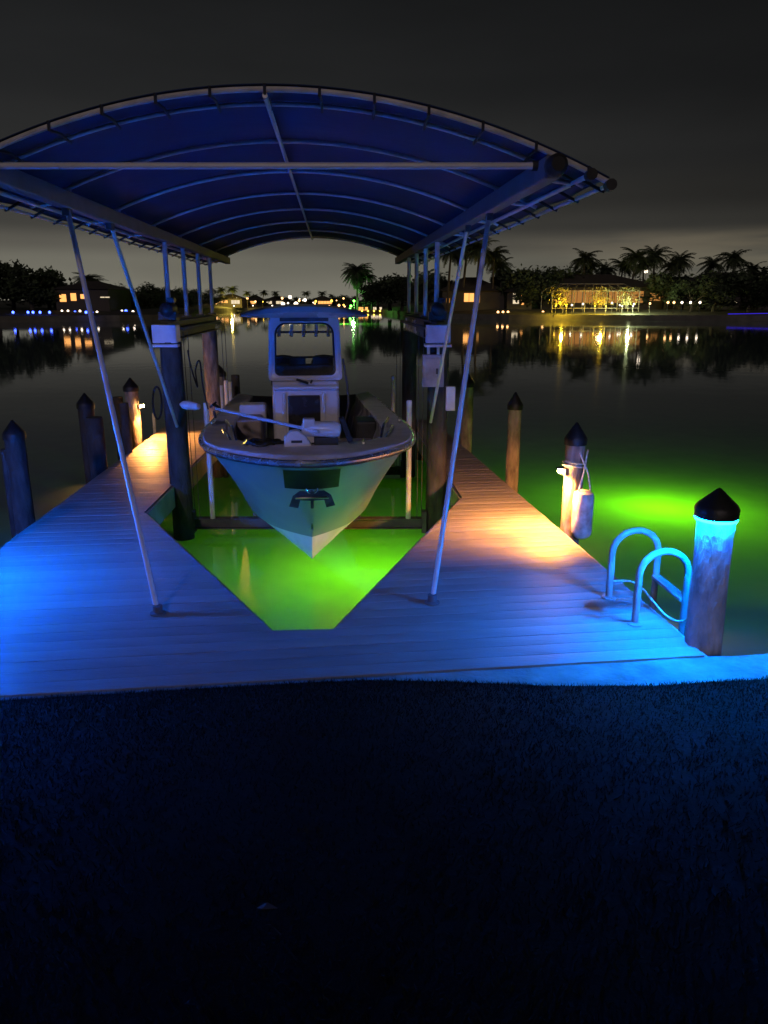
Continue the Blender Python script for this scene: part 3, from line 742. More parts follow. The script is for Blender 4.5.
# inner outline of the cockpit and the gunwale cap
INN = [(0, 1.2), (.01, 1.21), (.025, 1.24), (.05, 1.31), (.09, 1.45), (.14, 1.68), (.2, 2.0), (.3, 2.5), (.5, 3.9), (1.0, 6.9)]
INX = [(0, 0), (.01, .20), (.025, .38), (.05, .52), (.09, .63), (.14, .72), (.2, .79), (.3, .86), (.5, .89), (1.0, .87)]
T2 = [0, .004, .01, .018, .03, .045, .065, .09, .115, .14, .17, .2, .25, .3, .37, .45, .55, .7, .85, 1.0]
mb = MB(); wall = MB(); floor = MB(); rim = {}
FZ = .98
for sgn in (-1, 1):
    rows = []; wr = []; fl = []
    for t in T2:
        so_, xo = t*LB, spl(GUN, t*LB); si, xi = spl(INN, t), spl(INX, t)
        zo = spl(SHE, so_); zi = spl(SHE, si) - .0
        row = []
        for f in (0, .06, .14, .35, .6, .85, .94, 1.0):
            z = zo + (zi - zo)*f + (.028 if .05 < f < .95 else (.012 if f > .9 else 0)) + .035*math.sin(PI*min(1, f))*(1 - min(1, t*6))
            row.append(Vector((sgn*(xo + (xi - xo)*f), so_ + (si - so_)*f, z)))
        rows.append(row); e = row[-1]
        wr.append([e.copy(), Vector((e.x, e.y, e.z - .10)), Vector((e.x*.90, e.y + .12, 1.37 if t < .18 else 1.2)), Vector((e.x*.85, e.y + .15, 1.36 if t < .18 else FZ))])
        zf = 1.36 if t < .18 else FZ; fl.append([Vector((0, e.y + .15, zf)), Vector((e.x*.85, e.y + .15, zf))])
    mb.grid(rows); wall.grid(wr); floor.grid(fl)
mb.build('gunwale_deck', M['nonskid'], boat, local=True, smooth=True)
wall.build('cockpit_liner', M['gel_white'], boat, local=True, smooth=True)
floor.build('cockpit_floor', M['dark_floor'], boat, local=True)
# rub rail: white extrusion with a dark insert
def railpts(off, dz):
    pts = []
    for sgn in (-1, 1):
        q = []
        for t in T2:
            s_ = t*LB; x = spl(GUN, s_)
            dx = (spl(GUN, s_ + .03) - spl(GUN, max(0, s_ - .03))) / .06; n_ = Vector((1, -dx)).normalized() if t > 0 else Vector((0, -1))
            q.append(Vector((sgn*(x + n_.x*off) if t > 0 else 0, s_ + n_.y*off, spl(SHE, s_) + dz)))
        pts.append(q)
    return pts[0][::-1] + pts[1][1:]
mb = MB(); mb.tube(railpts(.012, -.012), .026, 8); mb.build('rub_rail', M['rub'], boat, local=True, smooth=True)
mb = MB(); mb.tube(railpts(.004, -.045), .012, 8); mb.build('rub_insert', M['rub_black'], boat, local=True, smooth=True)
# bow plate and anchor hung on the stem
def hull_pt(sgn, a, f):
    """point on the hull side: a metres from stem sideways, f down the side (0..1)"""
    rows = side(sgn); j = min(8, int(f*9)); fj = f*9 - j
    prev = None
    for row in rows:
        p = row[j] + (row[j+1] - row[j])*fj
        if abs(p.x) >= a and prev is not None:
            t = (a - abs(prev.x))/(abs(p.x) - abs(prev.x)); return prev + (p - prev)*t
        prev = p
    return prev
mb = MB()
for sgn in (-1, 1):
    rows = []
    for f in (.10, .16, .22, .28, .33):
        row = []
        for a in (0, .05, .1, .15, .20, .245):
            p = hull_pt(sgn, max(a, .002), f); nrm_ = Vector((sgn*.55, -.80, -.2)).normalized(); row.append(p + nrm_*.008 if a else Vector((0, p.y - .012, p.z)))
        rows.append(row)
    mb.grid(rows)
mb.build('bow_plate', M['green_plate'], boat, local=True, smooth=True)
an0 = Vector((0, stem_s(1.34), 1.34))
mb = MB(); mb.tube([an0 + Vector((0, -.03, .07)), an0 + Vector((0, -.05, .0)), an0 + Vector((0, -.02, -.14))], .016, 8)
for sgn in (-1, 1):
    A = [Vector((sgn*.0, -.085, .03)), Vector((sgn*.11, -.06, .035)), Vector((sgn*.175, -.02, -.02)), Vector((sgn*.215, .05, -.14)), Vector((sgn*.13, .0, -.145)), Vector((sgn*.11, -.04, -.06)), Vector((sgn*.0, -.07, -.06))]
    A = [an0 + v for v in A]; B = [v + Vector((0, .03, -.006)) for v in A]
    mb.add(A + B, [(0,1,2,5,6), (2,3,4,5), (13,12,9,8,7), (12,11,10,9)] + [(i, (i+1)%7, 7+(i+1)%7, 7+i) for i in range(7)])
anc = mb.build('anchor', M['anchor'], boat, local=True)
mb = MB(); mb.tube([an0 + Vector((-.15, -.055, -.035)), an0 + Vector((0, -.085, -.028)), an0 + Vector((.15, -.055, -.035))], .012, 8); mb.build('anchor_stock', M['chrome'], anc, local=True, smooth=True)
mb = MB(); mb.tube([an0 + Vector((.05*math.cos(a), -.07, .06 + .05*math.sin(a))) for a in [2*PI*k/16 for k in range(16)]], .009, 6, closed=True); mb.build('shackle', M['chrome'], anc, local=True, smooth=True)
mb = MB(); be = Vector((0, stem_s(.84) - .015, .84)); mb.tube([be + Vector((0, .02, .035)), be + Vector((0, -.03, .02)), be + Vector((0, -.03, -.02)), be + Vector((0, .02, -.035))], .009, 8); mb.build('bow_eye', M['chrome'], boat, local=True, smooth=True)
# cleats and grab rails
for (x, s_) in ((-.62, .95), (.50, .80), (-1.12, 3.0), (1.12, 3.0)):
    z = spl(SHE, s_) + .03; mb = MB()
    mb.tube([(x - .01, s_ - .10, z + .045), (x, s_ - .04, z + .04), (x, s_ + .04, z + .04), (x + .01, s_ + .10, z + .045)], .013, 8)
    for d in (-.035, .035): mb.tube([(x, s_ + d, z - .01), (x, s_ + d, z + .04)], .012, 8)
    mb.build('cleat', M['chrome'], boat, local=True, smooth=True)
for sgn in (-1, 1):
    for k, (off, h) in enumerate(((.0, .15), (.05, .06))):
        pts = []
        for i in range(13):
            t = .115 + .20*i/12; e = min(1, math.sin(PI*i/12)*2.2); pts.append(Vector((sgn*(spl(INX, t) + .06 + off), spl(INN, t), spl(SHE, spl(INN, t)) + .01 + h*e)))
        mb = MB(); mb.tube(pts, .013, 8); mb.build('grab_rail', M['chrome'], boat, local=True, smooth=True)
# bow cushions
for sgn in (-1, 1):
    mb = MB(); rows = []
    for t in (.07, .1, .14, .2, .27, .33):
        xi = spl(INX, t) - .11; s_ = spl(INN, t) + .1; rows.append([Vector((sgn*xi, s_, 1.365)), Vector((sgn*xi, s_, 1.45)), Vector((sgn*max(.1, xi - .42), s_ + .05, 1.45)), Vector((sgn*max(.1, xi - .42), s_ + .05, FZ))])
    mb.grid(rows); mb.build('bow_seat', M['cushion'], boat, local=True, smooth=True)
for (x, s_, sx, sy, zt, m) in ((-.72, 3.55, .30, .5, 1.62, 'cushion'), (-.70, 3.95, .34, .28, 1.74, 'gel_white'), (.76, 3.7, .26, .5, 1.55, 'motor_black')):
    mb = MB(); mb.box((x, s_, (FZ + zt)/2), (sx, sy, zt - FZ)); mb.build('cockpit_cushion' if m == 'cushion' else 'storage_box', M[m], boat, local=True, bevel=.03)
# console
con = None
mb = MB()
prof = [(3.86, FZ), (3.90, 1.55), (3.94, 1.92), (4.00, 2.02), (4.85, 2.05), (4.85, FZ)]
rows = []
for x, sq in ((-.44, .0), (-.40, .03), (-.2, .05), (0, .055), (.2, .05), (.40, .03), (.44, 0)):
    rows.append([Vector((x, s_ - (sq if s_ < 4.2 else -sq*0), z)) for s_, z in prof])
mb.grid(rows); mb.add(rows[0], [tuple(range(6))]); mb.add(rows[-1], [tuple(range(6))])
con = mb.build('console', M['gel_white'], boat, local=True, bevel=.03)
mb = MB(); mb.box((-.03, 3.835, 1.60), (.42, .03, .50)); mb.build('door', M['door'], con, local=True, bevel=.02)
for x in (-.29, .23):
    mb = MB(); mb.box((x, 3.85, 1.58), (.05, .03, .60)); mb.build('door_trim', M['gel_white'], con, local=True, bevel=.014)
mb = MB(); mb.box((0, 3.84, 1.945), (.86, .06, .05)); mb.build('console_ledge', M['gel_white'], con, local=True, bevel=.02)
mb = MB(); mb.tube([(-.12, 3.80, 2.06), (-.02, 3.78, 2.03), (.03, 3.79, 2.01)], .016, 8); mb.tube([(.06, 3.79, 2.01), (.085, 3.79, 2.05)], .012, 8); mb.build('wiper', M['black_rubber'], con, local=True, smooth=True)
mb = MB(); mb.box((0, 4.45, 2.12), (.78, .30, .16)); mb.build('dash', M['dark_steel'], con, local=True, bevel=.02)
for x in (-.10, .22):
    mb = MB(); mb.box((x, 4.42, 2.24), (.22, .10, .13)); mb.build('display', M['motor_black'], con, local=True, bevel=.012)
mb = MB(); mb.tube([(-.2 + .18*math.cos(a), 4.86 + .05*math.sin(a), 2.10 + .17*math.sin(a)) for a in [2*PI*k/24 for k in range(24)]], .014, 8, closed=True); mb.build('steering_wheel', M['black_rubber'], con, local=True, smooth=True)
mb = MB(); mb.tube([(-.42, 4.55, 2.29), (.42, 4.55, 2.29)], .014, 8); mb.build('dash_rail', M['dark_steel'], con, local=True, smooth=True)
# windshield: a rounded surround with clear pane
def rrect(w, z0, z1, r, n=6):
    pts = []
    for (cx_, cz_, a0) in ((w - r, z1 - r, 0), (-w + r, z1 - r, PI/2), (-w + r*.5, z0 + r*.5, PI), (w - r*.5, z0 + r*.5, 3*PI/2)):
        rr_ = r if cz_ > (z0 + z1)/2 else r*.5
        for k in range(n + 1):
            a = a0 + PI/2*k/n; pts.append((cx_ + rr_*math.cos(a), cz_ + rr_*math.sin(a)))
    return pts
def ws(x, z, d=0): return Vector((x*(1 - .06*(z - 2.0)), 3.93 + (z - 2.03)*.22 + d + .12*x*x, z))
outp = rrect(.485, 2.03, 2.86, .10); inp = rrect(.395, 2.10, 2.76, .14)
rows = [[ws(x, z, 0) for x, z in outp], [ws(x, z, -.02) for x, z in [((a[0]+b[0])/2, (a[1]+b[1])/2) for a, b in zip(outp, inp)]], [ws(x, z, 0) for x, z in inp], [ws(x, z, .05) for x, z in inp], [ws(x, z, .05) for x, z in outp], [ws(x, z, 0) for x, z in outp]]
mb = MB(); mb.grid(rows, closed=True); wsf = mb.build('windshield_frame', M['gel_white'], boat, local=True, smooth=True)
mb = MB(); rows = [[ws(x, z, -.006) for x, z in [(p[0]*1.02, 2.43 + (p[1] - 2.43)*1.02) for p in inp]], [ws(x, z, -.012) for x, z in inp], [ws(x, z, -.006) for x, z in [(p[0]*.96, 2.43 + (p[1] - 2.43)*.96) for p in inp]]]
mb.grid(rows, closed=True); mb.build('gasket', M['rub_black'], wsf, local=True)
mb = MB(); mb.add([ws(x, z, .03) for x, z in inp], [tuple(range(len(inp)))]); mb.build('pane', M['glass'], wsf, local=True)
# hardtop
mb = MB(); rows = []
for i in range(15):
    x = -.80 + 1.6*i/14; e = abs(x)/.80; crown = -.10*e**2.2; ins = .10*max(0, e - .8)/.2
    zt, zb = 2.985 + crown, 2.84 + crown*.4 + .045*e**3
    rows.append([Vector((x, 3.62 + ins + .05, zb)), Vector((x, 3.55 + ins, (zt + zb)/2 - .005)), Vector((x, 3.60 + ins, zt - .01)), Vector((x, 4.2, zt + .012)), Vector((x, 5.6, zt + .01)), Vector((x, 6.05 - ins, zt - .012)), Vector((x, 6.08 - ins, (zt+zb)/2)), Vector((x, 6.0 - ins, zb))])
mb.grid([r + [r[0]] for r in rows]); mb.add(rows[0], [tuple(range(8))]); mb.add(rows[-1], [tuple(range(8))])
ht = mb.build('hardtop', M['gel_white'], boat, local=True, smooth=True)
mb = MB(); mb.box((0, 3.86, 2.815), (.62, .10, .05)); mb.build('light_bar', M['dark_steel'], ht, local=True, bevel=.01)
for sgn in (-1, 1):
    mb = MB(); mb.tube([(sgn*.47, 5.25, FZ), (sgn*.45, 5.2, 2.0), (sgn*.42, 5.1, 2.89)], .026, 10); mb.build('hardtop_leg', M['white_alu'], boat, local=True, smooth=True)
    mb = MB(); mb.tube([(sgn*.46, 4.2, 2.02), (sgn*.43, 4.35, 2.88)], .02, 10); mb.build('hardtop_leg', M['white_alu'], boat, local=True, smooth=True)
mb = MB(); mb.tube([(-.46, 5.3, 2.60), (.46, 5.3, 2.60)], .016, 8); rh = mb.build('rod_rack', M['dark_steel'], boat, local=True, smooth=True)
for x in (-.36, -.18, 0, .18, .36):
    mb = MB(); mb.tube([(x, 5.27, 2.54), (x + .012, 5.34, 2.70)], .026, 8); mb.build('rod_holder', M['white_alu'], rh, local=True, smooth=True)
# leaning post and outboards behind the console
mb = MB(); mb.box((0, 5.5, 1.45), (.9, .4, .9)); mb.build('leaning_post', M['cushion'], boat, local=True, bevel=.05)
for sgn in (-1, 1):
    mb = MB(); x = sgn*.36; mb.lathe([(0, 2.12), (.16, 2.10), (.22, 2.0), (.22, 1.6), (.16, 1.45), (.09, 1.4), (.07, .5), (.05, .2), (0, .18)], (x, LB + .35, 0), 16); mb.box((x, LB + .12, 1.45), (.22, .35, .18)); ob = mb.build('outboard_motor', M['motor_black'], boat, local=True, smooth=True)
    for k in range(3):
        m3 = MB(); a = 2*PI*k/3; m3.box((x + .10*math.cos(a), LB + .48, .30 + .10*math.sin(a)), (.16, .02, .09), mat=Matrix.Rotation(-a, 4, 'Y') @ Matrix.Rotation(.5, 4, 'X')); m3.build('propeller_blade', M['chrome'], ob, local=True)
# side grab handle to the right of the console
mb = MB(); mb.tube([(.50, 3.95, 1.45), (.56, 3.9, 1.7), (.55, 3.95, 1.95), (.50, 4.05, 2.3)], .014, 8); mb.build('console_rail', M['dark_steel'], boat, local=True, smooth=True)

# bow mounted electric motor, stowed diagonally towards the port side
pH = W2B(pp(322, 429, 7.02)); pS0 = W2B(pp(302, 428, 7.10)); pS1 = W2B(pp(217, 409, 8.28)); pT = W2B(pp(190, 405.5, 8.62))
d = (pS1 - pS0).normalized()
mb = MB(); mb.tube([pS0 - d*.25, pS1 + d*.02], .0165, 10); tm = mb.build('trolling_motor', M['white_alu'], boat, local=True, smooth=True)
mb = MB(); hx = Vector((1, -.12, -.03)).normalized()
mb.lathe([(0, -.19), (.05, -.185), (.072, -.15), (.075, .12), (.055, .17), (0, .18)], pH, 16, axis=hx); mb.box(pH + Vector((-.12, 0, .055)), (.11, .11, .09)); mb.build('motor_head', M['gel_white'], tm, local=True, smooth=True, bevel=.012)
pB = W2B(pp(299, 443, 6.98)); pB.z = spl(SHE, .7) + .03
mb = MB(); pr = [(-.14, 0), (-.13, .11), (-.08, .165), (-.01, .175), (.05, .13), (.12, .03), (.125, 0)]
rows = [[Vector((pB.x + a, pB.y + dy, pB.z + b)) for a, b in pr] for dy in (-.06, .06)]
mb.grid(rows); mb.add(rows[0], [tuple(range(7))]); mb.add(rows[1], [tuple(range(7))]); mb.build('mount', M['gel_white'], tm, local=True, bevel=.015)
mb = MB(); mb.box((pB.x - .02, pB.y - .066, pB.z + .075), (.10, .008, .022)); mb.build('mount_slot', M['rub_black'], tm, local=True)
mb = MB(); mb.box((pB.x + .25, pB.y + .08, pB.z + .05), (.22, .16, .09)); mb.build('mount_bracket', M['rub_black'], tm, local=True, bevel=.01)
mb = MB(); mb.box(pH + Vector((.22, .02, -.01)), (.05, .12, .24), mat=Matrix.Rotation(-.35, 4, 'Y')); mb.build('head_strap', M['strap'], tm, local=True, bevel=.01)
mb = MB(); dd = (pT - pS1).normalized(); mb.lathe([(0, -.10), (.03, -.09), (.045, -.03), (.052, .12), (.045, .2), (.015, .27), (0, .275)], pT - dd*.08, 14, axis=dd); mb.build('lower_unit', M['gel_white'], tm, local=True, smooth=True)
mb = MB(); pp_ = pS1 + d*.05
for k in range(3):
    a = 2*PI*k/3 + .4; mb.box(pp_ + Vector((.02*math.cos(a), 0.0, .065*math.sin(a))) , (.05, .10, .022), mat=Matrix.Rotation(a, 4, 'Y') @ Matrix.Rotation(.5, 4, 'Z'))
mb.build('propeller', M['rub_black'], tm, local=True, bevel=.005)
# coil of black rope beside the mount
p0 = W2B(pp(262, 443, 7.05)); p0.z = spl(SHE, .8) + .07
mb = MB(); pts = [p0 + Vector((.17*math.cos(a)*(1 - .02*k), .11*math.sin(a), .012*math.sin(k*1.3) + .01)) for k, a in enumerate([2*PI*i/18 for i in range(30)])] + [p0 + Vector((.28, .06, .0)), p0 + Vector((.40, .02, -.02)), p0 + Vector((.52, .05, -.02))]
mb.tube(smooth_path(pts, 3), .016, 8); tag(mb.build('black_line', M['black_rubber'], boat, local=True, smooth=True))
bl = [c for c in boat.children if c.name.startswith('black_line')][0]; bl.parent = None; bl.matrix_world = ROOTB; ROOTS[bl.name] = ROOTB
tag(bl, 'coil of black dock line lying on the bow deck', 'dock line')

# ================================================================== underwater green lights
for (x, y, z, e, rad) in ((-.18, 8.4, -1.05, 82, .14), (4.25, 11.3, -.85, 140, .2)):
    ld = bpy.data.lights.new('underwater_light', 'POINT'); ld.energy = e; ld.color = (.22, 1.0, .001); ld.shadow_soft_size = rad
    lo_ = bpy.data.objects.new('underwater_light', ld); COL.objects.link(lo_); lo_.location = (x, y, z)
ld = bpy.data.lights.new('underwater_light_far', 'POINT'); ld.energy = 1500; ld.color = (.15, 1.0, .03); ld.shadow_soft_size = .4
lo_ = bpy.data.objects.new('underwater_light_far', ld); COL.objects.link(lo_); p = gp(345, 324, 0); lo_.location = (p.x, p.y, -1.2)

# ================================================================== FAR SHORE
SHORE = [(-420, 60), (-120, 95), (-56, 112), (-40, 120), (-32, 132), (-36, 160), (-48, 205), (-44, 238), (-17, 252), (-6, 240), (-2, 212), (3, 170), (11, 134), (20, 127), (40, 122), (58, 120), (120, 112), (420, 80)]
mb = MB(); rows = []
for (x, y) in SHORE:
    k = 1 + 0
    rows.append([(x, y, -2.3), (x, y, .85), (x*1.004, y + .5, .88), (x*1.05, y*1.06 + 3, 1.5), (x*1.6, y*1.5 + 40, 2.2), (x*3.0, 1000, 3.0)])
mb.grid(rows); mb.m = [1 if (i % 5) < 1 else 0 for i in range(len(mb.f))]
tag(mb.build('far_shore', [M['bank'], M['bank_wall']], base=(0, 100, 0)), 'dark far bank of the canal with low seawall', 'shore', kind='structure')

# tree prototypes -------------------------------------------------
def palm_proto(seed, H=8.0, nf=40, low=-.6):
    rp = random.Random(seed)
    o = empty('palm_tree', (0, 0, 0)); bend = Vector((rp.uniform(-.7, .7), rp.uniform(-.4, .4), 0))
    pts = [Vector((0, 0, 0)) + bend*(t*t) + Vector((0, 0, H*t)) for t in [i/8 for i in range(9)]]
    mb = MB(); mb.tube(pts, [.20 - .08*i/8 for i in range(9)], 7); mb.build('trunk', M['trunk'], o, local=True, smooth=True)
    mb = MB(); top = pts[-1]
    for k in range(nf):
        az = rp.uniform(0, 2*PI); el = rp.uniform(low, 1.25); ln = rp.uniform(2.3, 3.2)
        dx = Vector((math.cos(az), math.sin(az), 0)); sp = []
        for i in range(9):
            t = i/8; e = el - t*1.3*(1.0 if el > 0 else .6)
            sp.append((sp[-1] + (dx*math.cos(e) + Vector((0, 0, math.sin(e))))*ln/8) if sp else top.copy())
        sdv = Vector((-dx.y, dx.x, 0))
        for i in range(1, 9):
            for side_ in (-1, 1):
                for q in (0, .5):
                    b = sp[i-1].lerp(sp[i], q); l_ = .85*(1 - (i/9.5)**2)*rp.uniform(.8, 1.15)
                    tip = b + sdv*side_*l_*.8 + (sp[i] - sp[i-1]).normalized()*l_*.5 + Vector((0, 0, -l_*rp.uniform(.25, .6)))
                    w_ = (sp[i] - sp[i-1])*.5
                    mb.add([b, b + w_, tip], [(0, 1, 2)])
        mb.tube(sp, [.03]*9, 3)
    for _ in range(14):
        a = rp.uniform(0, 2*PI); mb.lathe([(0, -.12), (.11, 0), (0, .12)], top + Vector((.25*math.cos(a), .25*math.sin(a), -.15)), 5)
    mb.build('crown', M['palm_leaf'], o, local=True); return o
def tree_proto(seed, H=7.0, Wd=3.4):
    rp = random.Random(seed); o = empty('broadleaf_tree', (0, 0, 0))
    mb = MB(); mb.tube([(0, 0, 0), (.1, .05, H*.22), (.0, .1, H*.45)], [.26, .2, .13], 7)
    cl = []
    for k in range(13):
        a = rp.uniform(0, 2*PI); rr = Wd*math.sqrt(rp.random())*.78; z = H*(.35 + .5*rp.random()); z *= 1 - .25*(rr/Wd)**2
        c = Vector((rr*math.cos(a), rr*math.sin(a), z)); cl.append((c, rp.uniform(.8, 1.45)))
        mb.tube([(0, 0, H*.25), Vector((0, 0, H*.3)).lerp(c, .5), c], [.10, .06, .03], 5)
    mb.build('trunk', M['trunk'], o, local=True)
    mb = MB()
    for c, r in cl:
        for _ in range(120):
            v = Vector((rp.gauss(0, 1), rp.gauss(0, 1), rp.gauss(0, .75))).normalized()*r*(rp.random()**.45)*rp.uniform(.85, 1.25)
            p = c + v; a = Vector((rp.gauss(0, 1), rp.gauss(0, 1), rp.gauss(0, 1))).normalized(); b = a.orthogonal().normalized(); s_ = rp.uniform(.18, .38)
            mb.add([p - a*s_, p + b*s_*.5, p + a*s_, p - b*s_*.5], [(0, 1, 2, 3)])
    mb.build('crown', M['foliage'], o, local=True); return o
PALMS = [palm_proto(s) for s in (1, 2, 3)]; BUSHY = [palm_proto(5, 6.0, 95, -1.45)]; TREES = [tree_proto(s) for s in (11, 12, 13)]
USED = set()
def place(protos, px, py_top, Y, h0, label, group, wide=1.0, seed=0, cat='tree', base=.9):
    i = (seed + int(px)) % len(protos); pr = protos[i]
    if pr.name in USED: o = copy_tree(pr)
    else: o = pr; USED.add(pr.name)
    p = pp(px, py_top, Y); sc_ = max(.15, (p.z - base) / h0)
    o.location = (p.x, Y, base); o.scale = (sc_*wide, sc_*wide, sc_); o.rotation_euler = (0, 0, (px*1.7) % 6.28)
    return tag(o, label, cat, group)
GP = 'palms in the far shore tree line'; GT = 'broadleaf trees in the far shore tree line'
LP_R = 'dark palm silhouetted in the cluster behind the lit pool cage house'
for k, (px, py) in enumerate(((587, 250), (604, 262), (634, 248), (657, 246), (683, 252), (736, 250), (709, 256), (622, 258), (668, 258), (752, 262), (646, 257), (596, 258))):
    place(PALMS, px, py, 150 + (k*7) % 14, 9.2, LP_R, GP, 1.05, k)
for k, (px, py, Y) in enumerate(((449, 240, 92), (464, 234, 96), (478, 238, 90), (494, 246, 95), (503, 258, 99))):
    place(PALMS, px, py, Y + 45, 9.2, 'tall dark palm seen between the right canopy posts and strut', GP, 1.0, k)
place(BUSHY, 357, 261, 185, 7.6, 'big bushy palm standing alone in the centre of the far shore', GP, 1.05, 2)
place(PALMS, 364, 270, 188, 9.2, 'lower palm leaning beside the big central palm', GP, 1.3, 1)
for k, (px, py, Y) in enumerate(((223, 287, 235), (233, 286, 238), (247, 291, 236), (262, 290, 242), (275, 291, 262), (307, 291, 266), (322, 291, 266), (331, 294, 262), (255, 294, 248))):
    place(PALMS, px, py, Y, 9.2, 'tiny palm on the horizon in the distant lit waterfront', GP, 1.25, k)
for k, (px, py, Y, w_) in enumerate(((84, 273, 140, 1.0), (92, 277, 150, 1.0))):
    place(PALMS, px, py, Y, 9.2, 'palm above the left house with orange windows', GP, 1.5, k)
for k, (px, py, Y, w_) in enumerate(((-40, 250, 128, 1.3), (-10, 255, 126, 1.3), (8, 262, 130, 1.3), (27, 262, 127, 1.3), (46, 268, 132, 1.3))):
    place(TREES, px, py, Y, 6.6, 'large dark tree on the left shore at the photo edge', GT, w_, k)
for k, (px, py, Y) in enumerate(((62, 282, 150), (78, 284, 155), (104, 284, 150), (118, 286, 146), (130, 281, 150), (143, 284, 152), (160, 287, 160), (172, 286, 165), (186, 288, 180), (200, 287, 195), (148, 290, 146), (122, 291, 141), (98, 291, 141), (112, 292, 142), (135, 291, 144), (158, 292, 150), (170, 292, 156), (184, 293, 166), (70, 286, 140), (52, 284, 146))):
    place(TREES, px, py, Y, 6.6, 'dark tree in the line behind the left waterfront lights', GT, 1.6, k)
for k, (px, py, Y) in enumerate(((213, 292, 225), (240, 296, 250), (262, 297, 262), (283, 296, 270), (300, 296, 272), (316, 297, 272), (338, 296, 262), (347, 294, 240), (270, 298, 275), (330, 297, 270))):
    place(TREES, px, py, Y, 6.6, 'small dark tree between lights of the distant waterfront', GT, 1.8, k)
for k, (px, py, Y) in enumerate(((378, 277, 175), (390, 271, 165), (402, 274, 158), (416, 277, 150), (430, 272, 150), (440, 266, 155), (372, 286, 180))):
    place(TREES, px, py, Y, 6.6, 'dark tree behind the front right lift pile and posts', GT, 1.4, k)
for k, (px, py, Y) in enumerate(((513, 264, 146), (528, 262, 142), (543, 266, 146), (558, 263, 150), (571, 265, 153), (586, 268, 156), (520, 274, 139), (507, 270, 150))):
    place(TREES, px, py, Y, 6.6, 'dark rounded tree between the canopy strut and the pool cage', GT, 1.25, k)
for k, (px, py, Y) in enumerate(((668, 271, 140), (684, 268, 137), (703, 270, 134), (722, 268, 138), (742, 270, 136), (760, 270, 134), (780, 266, 136), (655, 280, 150), (694, 278, 128), (716, 280, 127), (752, 280, 127), (640, 276, 160), (800, 262, 140))):
    place(TREES, px, py, Y, 6.6, 'dark tree to the right of the pool cage house', GT, 1.5, k)

# houses ----------------------------------------------------------
def house(px0, px1, py_eave, py_top, Y, dep, label, wins=(), base=.9, group='houses on the far shore'):
    a = pp(px0, py_eave, Y); b = pp(px1, py_eave, Y); zt = pp(px0, py_top, Y + dep*.4).z; ze = a.z
    o = empty('waterfront_house', ((a.x + b.x)/2, Y, base), 0, label, 'house', group)
    x0, x1 = a.x, b.x; mb = MB(); mb.box(((x0+x1)/2, Y + dep/2, (base + ze)/2), (x1 - x0 - 1.0, dep - 1.0, ze - base)); mb.build('wall', M['wall_far'], o)
    hw = min(dep/2, (x1 - x0)/2*.8); mb = MB()
    V = [(x0, Y, ze), (x1, Y, ze), (x1, Y + dep, ze), (x0, Y + dep, ze), (x0 + hw, Y + dep/2, zt), (x1 - hw, Y + dep/2, zt)]
    mb.add(V, [(0, 1, 5, 4), (1, 2, 5), (2, 3, 4, 5), (3, 0, 4), (0, 3, 2, 1)]); mb.build('roof', M['roof_far'], o)
    for (wx0, wx1, wy0, wy1, m) in wins:
        p = pp(wx0, wy0, Y + .46); q_ = pp(wx1, wy1, Y + .46); mb = MB(); w_, h_ = q_.x - p.x, p.z - q_.z
        c = Vector(((p.x + q_.x)/2, Y + .47, (p.z + q_.z)/2)); mb.box(c, (w_, .04, h_)); f = mb.build('window', M[m], o)
        mb = MB(); nmu = max(1, int(round(w_/1.0)))
        for k in range(nmu + 1): mb.box((p.x + w_*k/nmu, Y + .43, c.z), (.07, .05, h_ + .1))
        for z in (p.z, q_.z): mb.box((c.x, Y + .425, z), (w_ + .1, .05, .07))
        mb.build('frame', M['roof_far'], f)
    return o
house(50, 110, 289, 281, 126, 12, 'left house with a row of glowing orange windows', ((59, 67, 294, 302, 'win_warm'), (70, 77, 293, 301, 'win_warm'), (80, 88, 294, 299, 'win_warm'), (100, 110, 296.5, 298, 'win_white')))
house(440, 508, 291, 277, 139, 14, 'dark roofed house with orange windows behind the right strut', ((464, 474, 293, 302, 'win_warm'), (476, 480, 295, 303, 'win_dim'), (446, 450, 298, 303, 'win_dim')))
house(505, 536, 292, 284, 137, 12, 'small pale lit house left of the pool cage', ((513, 519, 293, 304, 'win_white'), (521, 524, 294, 305, 'win_warm')))
house(540, 668, 287, 274, 142, 16, 'wide house behind the lit pool cage', ((554, 606, 290, 303, 'win_dim'), (609, 643, 291, 303, 'win_dim'), (650, 662, 292, 301, 'win_dim')))
house(690, 790, 284, 272, 134, 15, 'unlit dark house at the right edge of the far shore', ((722, 724, 293, 295, 'win_dim'), (734.5, 737, 301, 303, 'win_white')))
for (a, b, e, t, Y, lab, ws_) in ((214, 243, 299, 294, 236, 'distant house under the uplit palms at left of centre', ((222, 228, 300, 303, 'win_warm'), (231, 240, 300, 304, 'win_white'))),
        (243, 262, 300, 295, 252, 'distant house with wide orange front in the centre', ((245, 256, 301, 304, 'win_warm'),)),
        (263, 288, 300, 296, 262, 'distant house with white lights left of the boat top', ((266, 272, 301, 304, 'win_white'), (276, 283, 301, 304, 'win_white'))),
        (310, 333, 300, 296, 258, 'distant house with orange glow behind the boat hardtop', ((318, 332, 301, 304, 'win_warm'),)),
        (352, 384, 306, 300, 200, 'low boathouse with golden lights right of the boat hardtop', ((358, 368, 307, 310.5, 'win_warm'), (371, 382, 307, 310, 'win_white')))):
    house(a, b, e, t, Y, 9, lab, ws_)
